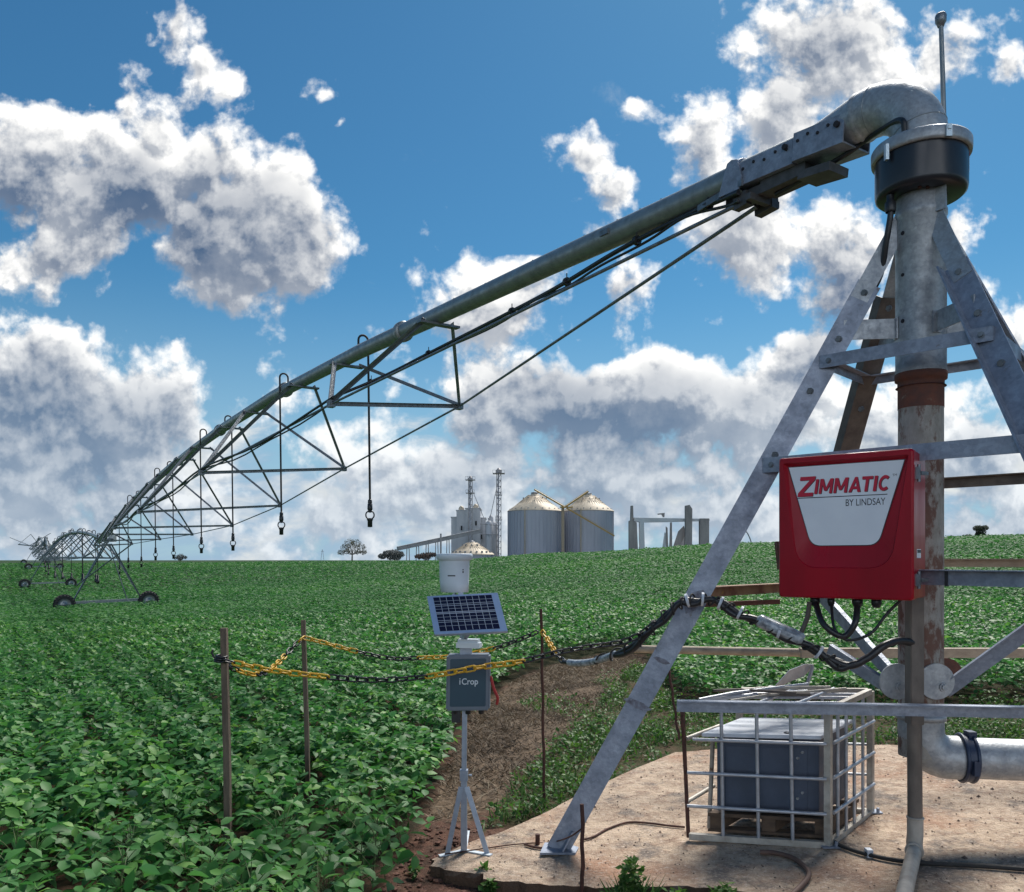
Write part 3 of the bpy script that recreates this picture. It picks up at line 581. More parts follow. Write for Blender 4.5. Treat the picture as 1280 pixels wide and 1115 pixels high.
# trusses
def node(t,px,py):
    c=P0+SD*t; # point c + s*sn seen at px
    u=(px-640)/F; s_=(u*c.y-c.x)/(sn.x-u*sn.y); q=c+sn*s_; q.z=CAMZ+(HY-py)/F*q.y; return q
TR=[(.18,(414,505),(574,508)),(.30,(252,591),(430,586)),(.42,(174,640),(350,632)),(.54,(143,660),(290,657)),(.66,(136,668),(240,668)),(.78,(128,676),(200,674)),(.89,(118,682),(165,680))]
nodes=[]
att0=pp(.0295)-sframe(.0295)[1]*.26
for i,(t,l,r) in enumerate(TR):
    nl=node(t,*l); nr=node(t,*r); nodes.append((t,nl,nr))
    m=MB(); m.angle(nl,nr,.04,.06,.006,(0,0,1),1); m.build('spreader',span_steel,span)
    for s_,n_ in((-1,nl),(1,nr)):
        for dt in (-.036,.036):
            q=pp(t+dt); a_=q+sn*s_*.20+Vector((0,0,-.10)); st=MB(); st.angle(a_,n_,.05,.055,.007,(sd.x,sd.y,.3),s_)
            st.build('strut',span_steel,span)
    for dt in (-.036,.036):
        q=pp(t+dt); d,up=sframe(t+dt); m=MB(); m.bar(q-sn*.30-up*.125,q+sn*.30-up*.125,.12,.03,up); 
        m.build('cross_plate',span_steel,span)
    q=pp(t-.012); m=MB(); d,up=sframe(t); m.tube([q-d*.055,q-d*.045,q+d*.045,q+d*.055],[.117,.15,.15,.117],24); m.build('pipe_coupling',galv_far,span)
for s_ in (1,2):
    prev=att0+sn*(.06 if s_==2 else -.10)
    for n_ in [x[s_] for x in nodes]+[pp(.985)+Vector((0,0,-.35))+sn*(.1 if s_==2 else -.1)]:
        m=MB(); m.cyl(prev,n_,.017,8); m.build('truss_rod',span_steel,span); m2=MB(); 
        prev=n_
    m=MB()
    for x in nodes: 
        dn=(x[s_]-P0).normalized(); m.box(x[s_],(.09,.12,.10),Matrix.Rotation(.6,3,'Z'))
    m.build('node_plate',span_steel,span)
# cable bundle slung along the left rod
cb=[att0-sn*.16+Vector((0,0,.06)),W(860,268,7.05),W(775,312,7.8),W(700,357,8.75),W(640,389,9.7),W(545,437,11.3)]
n1=nodes[0][1]; cb2=[W(480,470,12.1),n1+Vector((.02,-.05,.08))]
m=MB(); pth=spline(cb+cb2,8); m.tube(pth,.023,8); m.tube([p+Vector((.03*math.sin(i*.6),.0,-.045-.02*math.cos(i*.35))) for i,p in enumerate(pth)],.013,8)
pr=n1+Vector((.02,-.05,.08)); pts=[pr]
for x in nodes[1:6]:
    e=x[1]+Vector((.02,-.05,.08)); mid=(pts[-1]+e)/2+Vector((0,0,-.12)); pts+= [mid,e]
pth2=spline(pts,5); m.tube(pth2,.021,6); m.tube([p+Vector((.02,0,-.05-.03*math.sin(i*1.1))) for i,p in enumerate(pth2)],.014,6)
bundle=m.build('cable_bundle',black,None); tag(bundle,'black cable bundle strapped below the nearest span pipe','cable')
m=MB()
for i in range(5,len(pth),9): d_=(pth[i]-pth[i-1]).normalized(); m.tube([pth[i]-d_*.02,pth[i]+d_*.02],.045,8); m.cyl(pth[i],pth[i]+Vector((0,0,.09)),.006,5)
o=m.build('cable_tie',black,bundle)
# drop hoses
LOWW=['nearest','second','third']
def drop(q,zb,side,label,detail=True,sc_=1.0):
    o_=thing('drop_hose',label,'drop hose',tuple(q),'sprinkler drop hoses hanging from the spans')
    a=q+Vector((0,0,.11)); e=q+sn*side*.17
    arc=[a]+[a+sn*side*(.085-.085*math.cos(g))+Vector((0,0,.10+.085*math.sin(g))) for g in np.linspace(0,math.pi,9)]
    e=arc[-1]; lean=Vector((.012*(e.z-zb),0,0)); bot=Vector((e.x,e.y,zb))+lean
    arc+= [e.lerp(bot,k) for k in(.12,.4,.7,.88)]
    m=MB(); m.tube(arc,.0185*sc_,8); m.build('hose',rubber,o_)
    if detail:
        b=arc[-1]; h=b.z-zb
        m=MB(); m.lathe([(.018,0),(.034,-.01),(.036,-.06),(.03,-.07),(.04,-.075),(.044,-.16),(.036,-.18),(.022,-.19)],b,n=12); m.build('hose_weight',black,o_)
        c=Vector((b.x,b.y,b.z-.26)); m=MB(); m.torus(c,(0,1,0),.07,.012,16,6); m.lathe([(0,.08),(.03,.075),(.035,.05),(.02,.04)],c,n=10); m.build('sprinkler_ring',black,o_)
        m=MB(); m.lathe([(.0,-.05),(.05,-.055),(.052,-.08),(.040,-.10),(.040,-.20),(0,-.205)],c,n=12); m.build('sprinkler_head',black,o_)
    else:
        b=arc[-1]; m=MB(); m.lathe([(.02,0),(.05*sc_,-.02),(.05*sc_,-.30),(.085*sc_,-.33),(.085*sc_,-.5),(0,-.52)],b,n=8); m.build('sprinkler_head',black,o_)
    return o_
dl=['nearest and longest drop hose hanging from the first span','second nearest drop hose, left of the longest one']
DR=[(.2047,2.55),(.2846,2.5),(.397,2.2),(.442,2.15),(.569,2.02),(.60,1.98),(.718,1.7),(.743,1.66),(.86,1.35)]
names=['nearest and longest drop hose on the first span','second nearest drop hose on the first span, below its second truss','third drop hose from the pivot tower on the first span','fourth drop hose from the pivot tower on the first span','fifth drop hose from the pivot tower, mid first span','sixth drop hose from the pivot tower, mid first span','seventh drop hose from the pivot tower, beyond mid span','eighth drop hose from the pivot tower, nearing the first wheels','last drop hose before the first drive tower']
for i,(t,zb) in enumerate(DR): drop(pp(t),zb,1 if i%2==0 else -1,names[i])
# drive towers and farther spans
TWB=[(-22.5,45.2,2.92),(-48.3,84.7,2.75),(-71.5,124.4,3.9),(-96,164,4.7)]
ordn=['first','second','third','fourth']
def wheel(c,parent):
    tyre=MB(); axis=sd; a=sn; b=Vector((0,0,1)); r=.52; w=.14
    tyre.lathe([(.32,-w*.8),(.45,-w),(.495,-w*.8),(.51,0),(.495,w*.8),(.45,w),(.32,w*.8)],c,axis,28)
    for k in range(20):
        g=2*math.pi*k/20
        for s_ in(-1,1):
            gg=g+(.0 if s_<0 else math.pi/20); dr=a*math.cos(gg)+b*math.sin(gg); dt=-a*math.sin(gg)+b*math.cos(gg)
            p=c+dr*.51+axis*s_*.02; q=c+dr*.505+axis*s_*w*.95+dt*.09*s_*0+dt*.06; tyre.bar(p,q,.05,.07,dr)
    
    root=bpy.data.objects.new('wheel',None); root.location=c-Vector(parent.location); root.parent=parent; col.objects.link(root)
    tyre.build('tyre',rubber,root)
    rim=MB(); rim.lathe([(.32,-w*.8),(.29,-w*.4),(.12,-w*.3),(.10,-w*.7),(0,-w*.7)],c,axis,20); rim.lathe([(.32,w*.8),(.29,w*.4),(.12,w*.3),(0,w*.3)],c,axis,20); rim.build('rim',galv_far,root)
def drive_tower(i,x,y,zt):
    top=Vector((x,y,zt)); gz=min(G(x-1.8,y-1.2),G(x,y),G(x+1.8,y+1.2))
    o_=thing('drive_tower',ordn[i]+' wheeled A-frame drive tower counting out from the pivot','drive tower',(x,y,gz),'wheeled drive towers carrying the spans')
    half=2.1; ends=[]
    for s_ in(-1,1):
        c=Vector((x,y,0))+sn*s_*half; c.z=G(c.x,c.y)+.53; ends.append(c)
    lean=.0
    m=MB(); m.bar(ends[0]+sn*.25+Vector((0,0,.06)),ends[1]-sn*.25+Vector((0,0,.06)),.17,.15); m.build('base_beam',galv_far,o_)
    for c,s_ in((ends[0],-1),(ends[1],1)):
        wheel(c-sd*.28,o_)
        m=MB(); m.bar(c-sd*.05+Vector((0,0,-.02)),c+sd*.1+sn*-s_*.1+Vector((0,0,.08)),.26,.26); m.build('gearbox',span_steel,o_)
        for dt in(-.55,.55):
            m=MB(); m.angle(top+sd*dt+Vector((0,0,-.15))+sn*s_*.12,c-sn*s_*.38+Vector((0,0,.1)),.07,.085,.01,(sd.x,sd.y,.2),1); m.build('leg',span_steel,o_)
    m=MB(); m.bar(top-sd*.7+Vector((0,0,-.16)),top+sd*.7+Vector((0,0,-.16)),.3,.06); m.bar(top-sn*.2+Vector((0,0,.14)),top+sn*.2+Vector((0,0,.14)),.3,.10); m.build('top_mount',span_steel,o_)
    m=MB(); q=top+sd*.25+sn*.3+Vector((0,0,.18)); m.box(q,(.32,.3,.36)); m.build('control_box',galv_far,o_)
    m=MB(); e1=(ends[0]+ends[1])/2+Vector((0,0,.1)); m.cyl(nodes[-1][2] if i==0 else top-sd*6+Vector((0,0,-.6))+sn*.8,ends[0]+sn*.6+Vector((0,0,1.0)),.035,6) if i==0 else None
    m.cyl(top+Vector((0,0,-.2))+sn*.1,ends[1]-sn*1.1+Vector((0,0,.12)),.03,6); m.build('brace',span_steel,o_)
    return o_
for i,(x,y,z) in enumerate(TWB): drive_tower(i,x,y,z)
def far_span(i,A,B,bow,ntr,ndrop):
    A=Vector(A);B=Vector(B);d=(B-A); n_=Vector((d.y,-d.x,0)).normalized()
    o_=thing('irrigation_span',ordn[i]+' pipe span from the pivot, arched beyond the '+ordn[i-1]+' drive tower','pipe span',tuple(A))
    def q(t): return A+d*t+Vector((0,0,bow*4*t*(1-t)))
    m=MB(); m.tube([q(t) for t in np.linspace(0,1,36)],.11,12); m.build('main_pipe',galv_far,o_)
    prev=[A+n_*s_*.1+Vector((0,0,-.3)) for s_ in(-1,1)]
    for k in range(ntr):
        t=(k+.5)/ntr; f=math.sin(math.pi*t)**.6; h=.75+1.25*f*(.9); w=.6+.95*f; c=q(t)-Vector((0,0,h)); L_=[c-n_*w,c+n_*w]
        m=MB(); m.bar(L_[0],L_[1],.06,.07); m.build('spreader',span_steel,o_)
        m=MB()
        for e in L_:
            for dt in(-.5,.5): m.bar(q(min(1,max(0,t+dt/ntr*.8)))+Vector((0,0,-.08)),e,.055,.055)
        m.build('strut',span_steel,o_)
        m=MB()
        for s_ in(0,1): m.cyl(prev[s_],L_[s_],.02,6)
        m.build('truss_rod',span_steel,o_); prev=L_
        m=MB(); m.torus(q(t)+Vector((0,0,.05)),d,.17,.035,12,6); m.build('pipe_coupling',span_steel,o_)
    m=MB()
    for s_ in(0,1): m.cyl(prev[s_],B+n_*(s_*2-1)*.1+Vector((0,0,-.3)),.02,6)
    m.build('truss_rod',span_steel,o_)
    for k in range(ndrop):
        t=(k+.7)/(ndrop+.4); p=q(t); zb=G(p.x,p.y)+1.75
        w_=['first','second','third','fourth','fifth','sixth','seventh','eighth','ninth','tenth','eleventh','twelfth','thirteenth'][k]
        drop(p,zb,1 if k%2 else -1,w_+' drop hose along the '+ordn[i]+' span, counted outward',False,1.15)
far_span(1,TWB[0],TWB[1],1.15,8,11); far_span(2,TWB[1],TWB[2],1.3,6,8); far_span(3,TWB[2],TWB[3],1.5,5,5)
oh=thing('overhang_boom','cable-stayed overhang boom at the far end of the irrigation line','boom',TWB[3])
A=Vector(TWB[3]); m=MB(); m.cyl(A,A+sd*16+Vector((-3,0,.6)),.12,8); m.build('boom_pipe',span_steel,oh)
m=MB(); mast=A+Vector((-1.0,0,2.4)); m.cyl(A+sn*.8,mast,.07,6); m.cyl(mast,A+sd*15+Vector((-3,0,.6)),.04,5); m.cyl(A-sn*1.2,A+Vector((3,0,2.6)),.06,6); m.cyl(A+Vector((-4.6,-1,1.7)),A+Vector((-.4,0,-.2)),.06,6); m.build('stay_cable',span_steel,oh)
# ============================================================ control panel
RB=Vector((.788,-.616,0)).normalized(); NB=Vector((RB.y,-RB.x,0)); UP=Vector((0,0,1))
BW,BH=.776,.869; BO=W(973,575,5.10); BO.z=2.537
def bp_(s,t,n=0): return BO+RB*(s*BW)-UP*(t*BH)+NB*n
panel=thing('control_panel','large red control panel box with white sign hung on the tower legs','control box',tuple(bp_(.5,1,-.15)))
m=MB(); 
def rbox(m,s0,s1,t0,t1,n0,n1):
    p=[bp_(s0,t1,n0),bp_(s1,t1,n0),bp_(s1,t1,n1),bp_(s0,t1,n1),bp_(s0,t0,n0),bp_(s1,t0,n0),bp_(s1,t0,n1),bp_(s0,t0,n1)]; m.hexa(p)
rbox(m,.008,.996,.010,.990,-.33,-.0625); m.build('body',redpaint,panel,bevel=.008)
# door: a pressed front with a recessed field
def outline(tl,tr,br,bl,rad,n=6):
    pts=[tl]; out=[]
    P=[tl,tr,br,bl]
    for i,p in enumerate(P):
        a=Vector(P[i-1]);b=Vector(p);c=Vector(P[(i+1)%4]); r=rad[i]
        u=(a-b).normalized();v=(c-b).normalized()
        for k in range(n+1):
            t=k/n; q0=b+u*r;q1=b+v*r; out.append(tuple((q0*(1-t)**2+b*2*t*(1-t)+q1*t*t)))
    return out
inner=outline((.062,.062),(.945,.062),(.755,.640),(.245,.640),(.004,.004,.075,.075))
outer=outline((.036,.040),(.968,.040),(.845,.790),(.150,.790),(.01,.01,.16,.16))
rect=outline((0.0,0.0),(1,0),(1,1),(0,1),(.03,.03,.03,.03))
bm=bmesh.new()
def vsr(o,n): return [bm.verts.new(bp_(x,y,n)) for x,y in o]
rf=vsr([( .5+(x-.5)*.972,.5+(y-.5)*.976) for x,y in rect],0); rs=vsr(rect,-.012); rb=vsr(rect,-.062); oo=vsr(outer,0); o2=vsr([( .5+(x-.5)*.985,.42+(y-.42)*.985) for x,y in outer],-.008); ii=vsr(inner,-.026)
N_=len(rf)
def ringf(a,b,sm=True):
    for k in range(N_):
        f=bm.faces.new((a[k],a[(k+1)%N_],b[(k+1)%N_],b[k])); f.smooth=sm
ringf(rf,rs); ringf(rs,rb,False); bm.faces.new(rb); ringf(rf,oo,False); ringf(oo,o2,False); ringf(o2,ii,False); bm.faces.new(ii)
bmesh.ops.recalc_face_normals(bm,faces=bm.faces)
me=bpy.data.meshes.new('door'); bm.to_mesh(me); bm.free(); me.transform(Matrix.Translation(-Vector(panel.location))); me.materials.append(redpaint)
door=bpy.data.objects.new('door',me); door.parent=panel; col.objects.link(door)
ec=Vector((.5,.33))
def grow(o,k): return [((x-ec.x)*(1+k)+ec.x,(y-ec.y)*(1+k)+ec.y) for x,y in o]
m=MB(); m.prism([(x*BW,-y*BH) for x,y in grow(inner,-.012)],BO+NB*-.0255,RB,UP,.002); m.build('sign_border',ink_dark,door)
m=MB(); m.prism([(x*BW,-y*BH) for x,y in grow(inner,-.030)],BO+NB*-.0232,RB,UP,.0015); sign=m.build('sign_plate',whitepanel,door)
def text_mesh(s,offset=0.0,shear=0.0,ext=.0):
    cu=bpy.data.curves.new('t','FONT'); cu.body=s; cu.size=1; cu.offset=offset; cu.shear=shear; cu.extrude=0; cu.resolution_u=6
    o=bpy.data.objects.new('t',cu); col.objects.link(o); dg=bpy.context.evaluated_depsgraph_get(); dg.update()
    me=bpy.data.meshes.new_from_object(o.evaluated_get(dg)); v=[tuple(x.co) for x in me.vertices]; f=[tuple(p.vertices) for p in me.polygons]
    bpy.data.objects.remove(o); bpy.data.meshes.remove(me); return v,f
def put_text(m,s,o,ax,ay,width,height,offset=0.0,shear=0.0):
    v,f=text_mesh(s,offset,shear); x0=min(a[0] for a in v);x1=max(a[0] for a in v);y0=min(a[1] for a in v);y1=max(a[1] for a in v)
    m.add([Vector(o)+Vector(ax)*((a[0]-x0)/(x1-x0)*width)+Vector(ay)*((a[1]-y0)/(y1-y0)*height) for a in v],f)
nt_=-.0212
def lt(name,mt,s,s0,t1,w,h,off=0.0,sh=0.0,n=nt_):
    m=MB(); put_text(m,s,bp_(s0,t1,n),RB,UP,w,h,off,sh); return m.build(name,mt,sign)
TH=.235
GL={'I':(.25,[[(0,0),(.25,0),(.25,1),(0,1)]]),
 'M':(1.12,[[(0,0),(.23,0),(.23,1),(0,1)],[(.89,0),(1.12,0),(1.12,1),(.89,1)],[(.0,1),(.27,1),(.66,.18),(.46,.18)],[(.85,1),(1.12,1),(.66,.18),(.46,.18)]]),
 'A':(1.0,[[(0,0),(.25,0),(.60,1),(.40,1)],[(.75,0),(1.0,0),(.60,1),(.40,1)],[(.2,.2),(.8,.2),(.74,.38),(.26,.38)]]),
 'T':(.86,[[(0,.80),(.86,.80),(.86,1),(0,1)],[(.31,0),(.55,0),(.55,.81),(.31,.81)]]),
 'Z':(.9,[[(0,0),(.9,0),(.9,.19),(0,.19)],[(.0,.81),(.9,.81),(.9,1),(.0,1)],[(0,.18),(.30,.18),(.9,.82),(.6,.82)]]),
 'C':(.86,[])}
for k in range(14):
    g0=math.radians(48+k*19.0); g1=math.radians(48+(k+1)*19.0); GL['C'][1].append([(.46+r*math.cos(g)*x,.5+r*math.sin(g)) for r,g,x in((.30,g0,.88),(.51,g0,.90),(.51,g1,.90),(.30,g1,.88))])
def strokes(m,txt,s0,t1,w,h,n,shear=.18):
    tot=sum(GL[c][0] for c in txt)+.13*(len(txt)-1)-.13*txt.count('T'); x=0; k=0
    for i_,c in enumerate(txt):
        if c=='T': x-=.13
        for pl in GL[c][1]:
            k+=1; m.add([bp_(s0,t1,n+k*.00006)+RB*((x+a+shear*b)/tot*w)+UP*(b*h) for a,b in pl],[(0,1,2,3)])
        x+=GL[c][0]+.13
for k,(mt,dx,n_) in enumerate(((ink_dark,.005,-.0215),(ink_red,0,-.0200))):
    m=MB(); strokes(m,'Z',.145+dx,.283+dx*.6,.092,.122,n_); m.build('lettering',mt,sign); m=MB(); strokes(m,'IMMATIC',.275+dx,.268+dx*.6,.425,.090,n_); m.build('lettering',mt,sign)
m=MB(); m.add([bp_(.145,.290,nt_),bp_(.815,.290,nt_),bp_(.815,.296,nt_),bp_(.145,.296,nt_)],[(0,1,2,3)]); m.build('underline',ink_dark,sign)
lt('lettering',ink_dark,'BY LINDSAY',.515,.362,.222,.041,.004,.0)
lt('lettering',ink_dark,'TM',.850,.175,.024,.014,.0,.0)
for t_ in (.16,.865):
    m=MB(); rbox(m,1.0,1.028,t_-.04,t_+.04,-.08,-.045); m.cyl(bp_(1.02,t_,-.06)+UP*.05,bp_(1.02,t_,-.06)-UP*.05,.010,8); m.bar(bp_(1.03,t_,-.06),bp_(1.06,t_,-.12),.018,.02); m.build('latch',span_steel,panel)
m=MB(); rbox(m,.997,1.0,.66,.72,-.19,-.09); m.build('side_sticker',whitepanel,panel)
m=MB(); rbox(m,.997,1.001,.665,.685,-.185,-.095); m.build('side_sticker',ink_dark,panel)
m=MB(); rbox(m,.15,.25,-.006,.012,-.20,-.12); m.build('top_bracket',galv_brown,panel)
m=MB()
for s_,r_ in((.235,.03),(.36,.022),(.56,.032),(.70,.03)): m.lathe([(r_*.6,0.012),(r_,0.01),(r_,-.03),(r_*.75,-.05),(r_*.6,-.055)],bp_(s_,1,-.14),n=12)
m.build('cable_gland',blackm,panel)
m=MB(); rbox(m,-.035,-.02,.60,.78,-.10,-.06); m.bar(bp_(-.05,.60,-.08),bp_(-.015,.80,-.06),.02,.03); m.build('side_handle',rust,panel)
def loop(name,label,pts,r,mt=black,parent=None,n=8):
    m=MB(); m.tube(spline(pts,8),r,n); o=m.build(name,mt,parent)
    if parent is None: tag(o,label,'cable')
    return o
loop('power_cable',None,[bp_(.235,1.03,-.14),W(1028,778,4.95),W(1045,793,4.9),W(1058,794,4.9),W(1069,778,4.88),bp_(.56,1.04,-.14)],.019,black,panel)
loop('power_cable',None,[bp_(.36,1.03,-.14),W(1043,785,4.93),W(1060,800,4.9),W(1088,792,4.85),W(1108,768,4.82),bp_(.88,1.0,-.13)],.009,black,panel)
m=MB(); m.tube(spline([W(1012,752,5.1),W(1009,772,5.1),W(1001,792,5.1)],6),.016,8); o=m.build('brown_pipe',galv_brown,panel)
# conduit down from the panel
cz=5.06; cnd=thing('conduit','brown square conduit dropping from the red panel to a pipe on the slab','conduit',tuple(W(1143,1058,cz)))
m=MB(); m.bar(W(1143,744,cz),W(1143,905,cz),.083,.083,(0,1,0)); m.build('square_duct',conduitm,cnd,bevel=.004)
b0=W(1144,1046,cz); e=Vector((b0.x-.62,b0.y-1.05,slabz(b0.x-.62)+.05)); 
m=MB(); m.tube([W(1143,900,cz),W(1143.5,975,cz),b0+UP*.02],[.043,.043,.044],16); m.build('riser_tube',conduitm,cnd)
ds=(e-Vector((b0.x,b0.y,slabz(b0.x)+.052))).normalized(); k0=Vector((b0.x,b0.y,slabz(b0.x)+.052))
m=MB(); m.tube([b0+UP*.12,b0+UP*.02,b0*.5+k0*.5+Vector((-.01,-.01,0)),k0+ds*.03,k0+ds*.07],.047,16); m.torus(b0+UP*.12,UP,.045,.008); m.torus(k0+ds*.07,ds,.046,.009); m.build('elbow',pvc,cnd)
m=MB(); m.tube([k0+ds*.06,k0+ds*.5,e],.043,16); m.build('ground_pipe',pvc,cnd)
# spiral-wrapped cable from chain end over the left leg into the conduit
cp=[W(704,827,6.3),W(722,829,6.15),W(745,826,5.95),W(775,815,5.65),W(805,797,5.42),W(828,772,5.36),W(848,756,5.33),W(868,749,5.30),W(895,752,5.27),W(925,766,5.22),W(960,783,5.17),W(1000,801,5.08),W(1038,824,5.02),W(1062,832,4.98),W(1085,822,4.96),W(1105,807,4.96),W(1124,801,5.0),W(1140,803,5.04)]
pth=spline(cp,10)
m=MB(); m.tube(pth[:55],.017,8); m.tube([p+Vector((0,-.004,-.012+.02*math.sin(i*.35))) for i,p in enumerate(pth[20:135])],.021,8); m.tube([p+Vector((0,.01,.014*math.cos(i*.3))) for i,p in enumerate(pth[20:130])],.019,8); m.tube(pth[118:],.024,10)
cable=m.build('wrapped_cable',black,None); tag(cable,'black spiral-wrapped cable draped over the left leg of the tower','cable')
m=MB(); hel=[]
for i,p in enumerate(pth[22:125]):
    for k in range(4):
        g=(i+k/4)*1.1; d_=(pth[22+i+1]-pth[22+i]); a=d_.cross(UP).normalized(); b=a.cross(d_).normalized(); hel.append(p+d_*(k/4)+(a*math.cos(g)+b*math.sin(g))*.034)
m.tube(hel,.0065,5); m.build('spiral_wrap',rubber,cable)
m=MB(); m.tube([p+UP*.012 for p in pth[96:112]],[.02]+[.043]*14+[.03],8); m.tube([p for p in pth[3:30]],[.012]+[.026]*25+[.012],8); m.build('clear_tape',clearwrap,cable)
m=MB()
for i in(66,74,82,90,104,116): d_=(pth[i+1]-pth[i]).normalized(); m.tube([pth[i]-d_*.008,pth[i]+d_*.008],.046,10)
m.build('pale_tie',lidwhite,cable)
# ============================================================ chains and stakes
def stake(label,b,t,r,mt,square=False,group=None):
    b=Vector(b);t=Vector(t); b.z-=.2; o=None; m=MB()
    if square: m.bar(b,b.lerp(t,.5)+Vector((.006,0,0)),r*2,r*2,(0,1,0)); m.bar(b.lerp(t,.5)+Vector((.006,0,0)),t,r*1.96,r*1.96,(0,1,0))
    else:
        k=14; m.tube([b.lerp(t,i/k)+Vector((.004*math.sin(i*1.7),0.003*math.cos(i*2.1),0)) for i in range(k+1)],r,8)
    o=m.build('stake',mt); return tag(o,label,'stake',group)
p=W(286,1085,5.55); p.z=G(p.x,p.y); stake('thick brown wooden stake at the left end of the chain',p,W(280,785,5.55),.021,wood,True)
p=W(386,1010,6.97); p.z=G(p.x,p.y); stake('wooden stake standing in the crop behind the leftmost stake',p,W(379,775,6.97),.018,wood,True)
p=W(681,1006,7.02); p.z=G(p.x,p.y); stake('tall thin rusty rod behind the solar station carrying the chain end',p,W(676.5,761,7.02),.0125,rodrust)
p=W(728,1110,4.92); p.z=-.25; stake('short rusty rod at the front edge of the concrete slab',p,W(728,1005,4.92),.0125,rodrust)
p=W(849,888,5.55); stake('thin rusty stick leaning behind the cage corner',(p.x,p.y,p.z-.0),W(834,822,5.75),.009,rodrust)
PITCH=.066
def chain(label,pts,colors):
    path=spline(pts,24); L_=[0]
    for a,b in zip(path,path[1:]): L_.append(L_[-1]+(b-a).length)
    o_=thing('barrier_chain',label,'chain',tuple(path[0])); n=int(L_[-1]/PITCH); segs=[]
    for k in range(n):
        s_=(k+.5)*PITCH; i=int(np.searchsorted(L_,s_))-1; i=max(0,min(i,len(path)-2)); q=path[i].lerp(path[i+1],(s_-L_[i])/(L_[i+1]-L_[i]+1e-9)); d_=(path[i+1]-path[i]).normalized()
        px_=640+q.x/q.y*F; c_=colors(px_)
        if not segs or segs[-1][0]!=c_: segs.append((c_,MB()))
        b=d_.cross(UP).normalized(); c2=b.cross(d_); g=math.pi/4+(math.pi/2 if k%2 else 0)+random.uniform(-.25,.25); axis=b*math.cos(g)+c2*math.sin(g)
        ring_=MB(); n_=16; a_=d_; bb=axis.cross(a_)
        ctr=[]
        for j in range(n_):
            h=2*math.pi*j/n_; x=math.cos(h);y=math.sin(h); ctr.append(q+a_*((.023 if x>0 else -.023)+x*.017)+bb*y*.0185)
        vs=[]
        for j in range(n_):
            t_=(ctr[(j+1)%n_]-ctr[j-1]).normalized(); o1=t_.cross(axis).normalized()
            for w in range(6):
                h=2*math.pi*w/6; vs.append(ctr[j]+(o1*math.cos(h)+axis*math.sin(h))*.0068)
        segs[-1][1].add(vs,[(j*6+w,((j+1)%n_)*6+w,((j+1)%n_)*6+(w+1)%6,j*6+(w+1)%6) for j in range(n_) for w in range(6)],True)
    for c_,mb in segs: mb.build('yellow_links' if c_=='y' else 'black_links',chainyellow if c_=='y' else chainblack,o_)
    return o_
def bands(edges,first): 
    def f(px):
        k=sum(px>e for e in edges); return first if k%2==0 else ('k' if first=='y' else 'y')
    return f
chain('yellow and black chain running in front of the solar station',[W(270,823,5.52),W(282,826,5.50),W(300,830,5.5),W(340,838,5.48),W(410,846,5.45),W(470,850,5.43),W(530,846,5.43),W(600,834,5.43),W(650,827,5.43),W(700,815,5.44),W(740,808,5.44),W(775,803,5.42),W(800,793,5.40),W(822,776,5.36)],bands([290,412,527,652],'k'))
chain('slack chain sagging between the two wooden stakes',[W(281,828,5.56),W(295,837,5.65),W(318,843,5.85),W(336,838,6.2),W(350,826,6.5),W(364,811,6.75),W(380,796,6.93)],bands([295,321,334,358,372],'k'))
chain('yellow and black chain passing behind the solar station',[W(380,797,6.93),W(400,802,6.95),W(445,814,6.97),W(490,823,6.97),W(530,822,6.97),W(570,820,6.98),W(615,811,6.99),W(645,801,7.0),W(676,788,7.0)],bands([445,522,615],'y'))
chain('short yellow chain tail hanging from the thin rusty rod',[W(677,789,6.99),W(684,799,6.85),W(691,811,6.6),W(698,820,6.42),W(706,829,6.28)],bands([696],'y'))
m=MB(); q=W(277,824,5.53); 
for k in range(3): m.torus(q+Vector((-.005*k,0,-.018*k+.02)),(.1,.1*(k-1),1),.034,.009,14,6)
m.tube([q+Vector((-.05,0,.01)),q+Vector((-.065,0,.04)),q+Vector((-.06,0,.065))],.008,6); tag(m.build('rope_knot',black),'black knotted tie holding the chains to the leftmost stake','knot')
# ============================================================ solar weather station
SY=5.68; sx_=W(580,1065,SY); sz_=slabz(sx_.x); st=thing('weather_station','grey tripod weather station with solar panel and white rain gauge','weather station',(sx_.x,SY,sz_))
m=MB(); m.bar((sx_.x,SY,sz_+.005),W(580,965,SY),.042,.042,(0,1,0)); m.bar(W(580,972,SY),W(581,888,SY),.034,.034,(0,1,0)); m.bar(W(581,890,SY+.03),W(576,740,SY+.06),.034,.03,(0,1,0)); m.build('mast',stationsteel,st)
m=MB(); m.bar(W(580,962,SY),W(580,975,SY),.055,.055,(0,1,0)); m.cyl(W(586,969,SY),W(590,969,SY),.008,8); m.build('collar',stationsteel,st)
for fx,fy in((559,1069),(609,1068)):
    q=sp(fx,fy); m=MB(); m.bar((q[0],q[1],slabz(q[0])+.004),W(580,983,SY)+Vector((.02*(1 if fx>580 else -1),-.02,0)),.034,.012,(0,-1,.1)); m.build('leg',stationsteel,st)
m=MB(); m.bar((sx_.x,SY+.34,sz_+.004),W(580,983,SY)+Vector((0,.03,0)),.034,.012,(1,0,0)); m.build('leg',stationsteel,st)
m=MB(); q0=sp(549,1071);q1=sp(614,1070); c0=Vector((sx_.x,SY+.02,sz_+.006))
for q in(q0,q1): m.bar((q[0],q[1],slabz(q[0])+.006),c0,.036,.008)
m.bar((sx_.x,SY+.42,sz_+.006),c0,.036,.008); m.build('base_cross',gaugewhite,st)
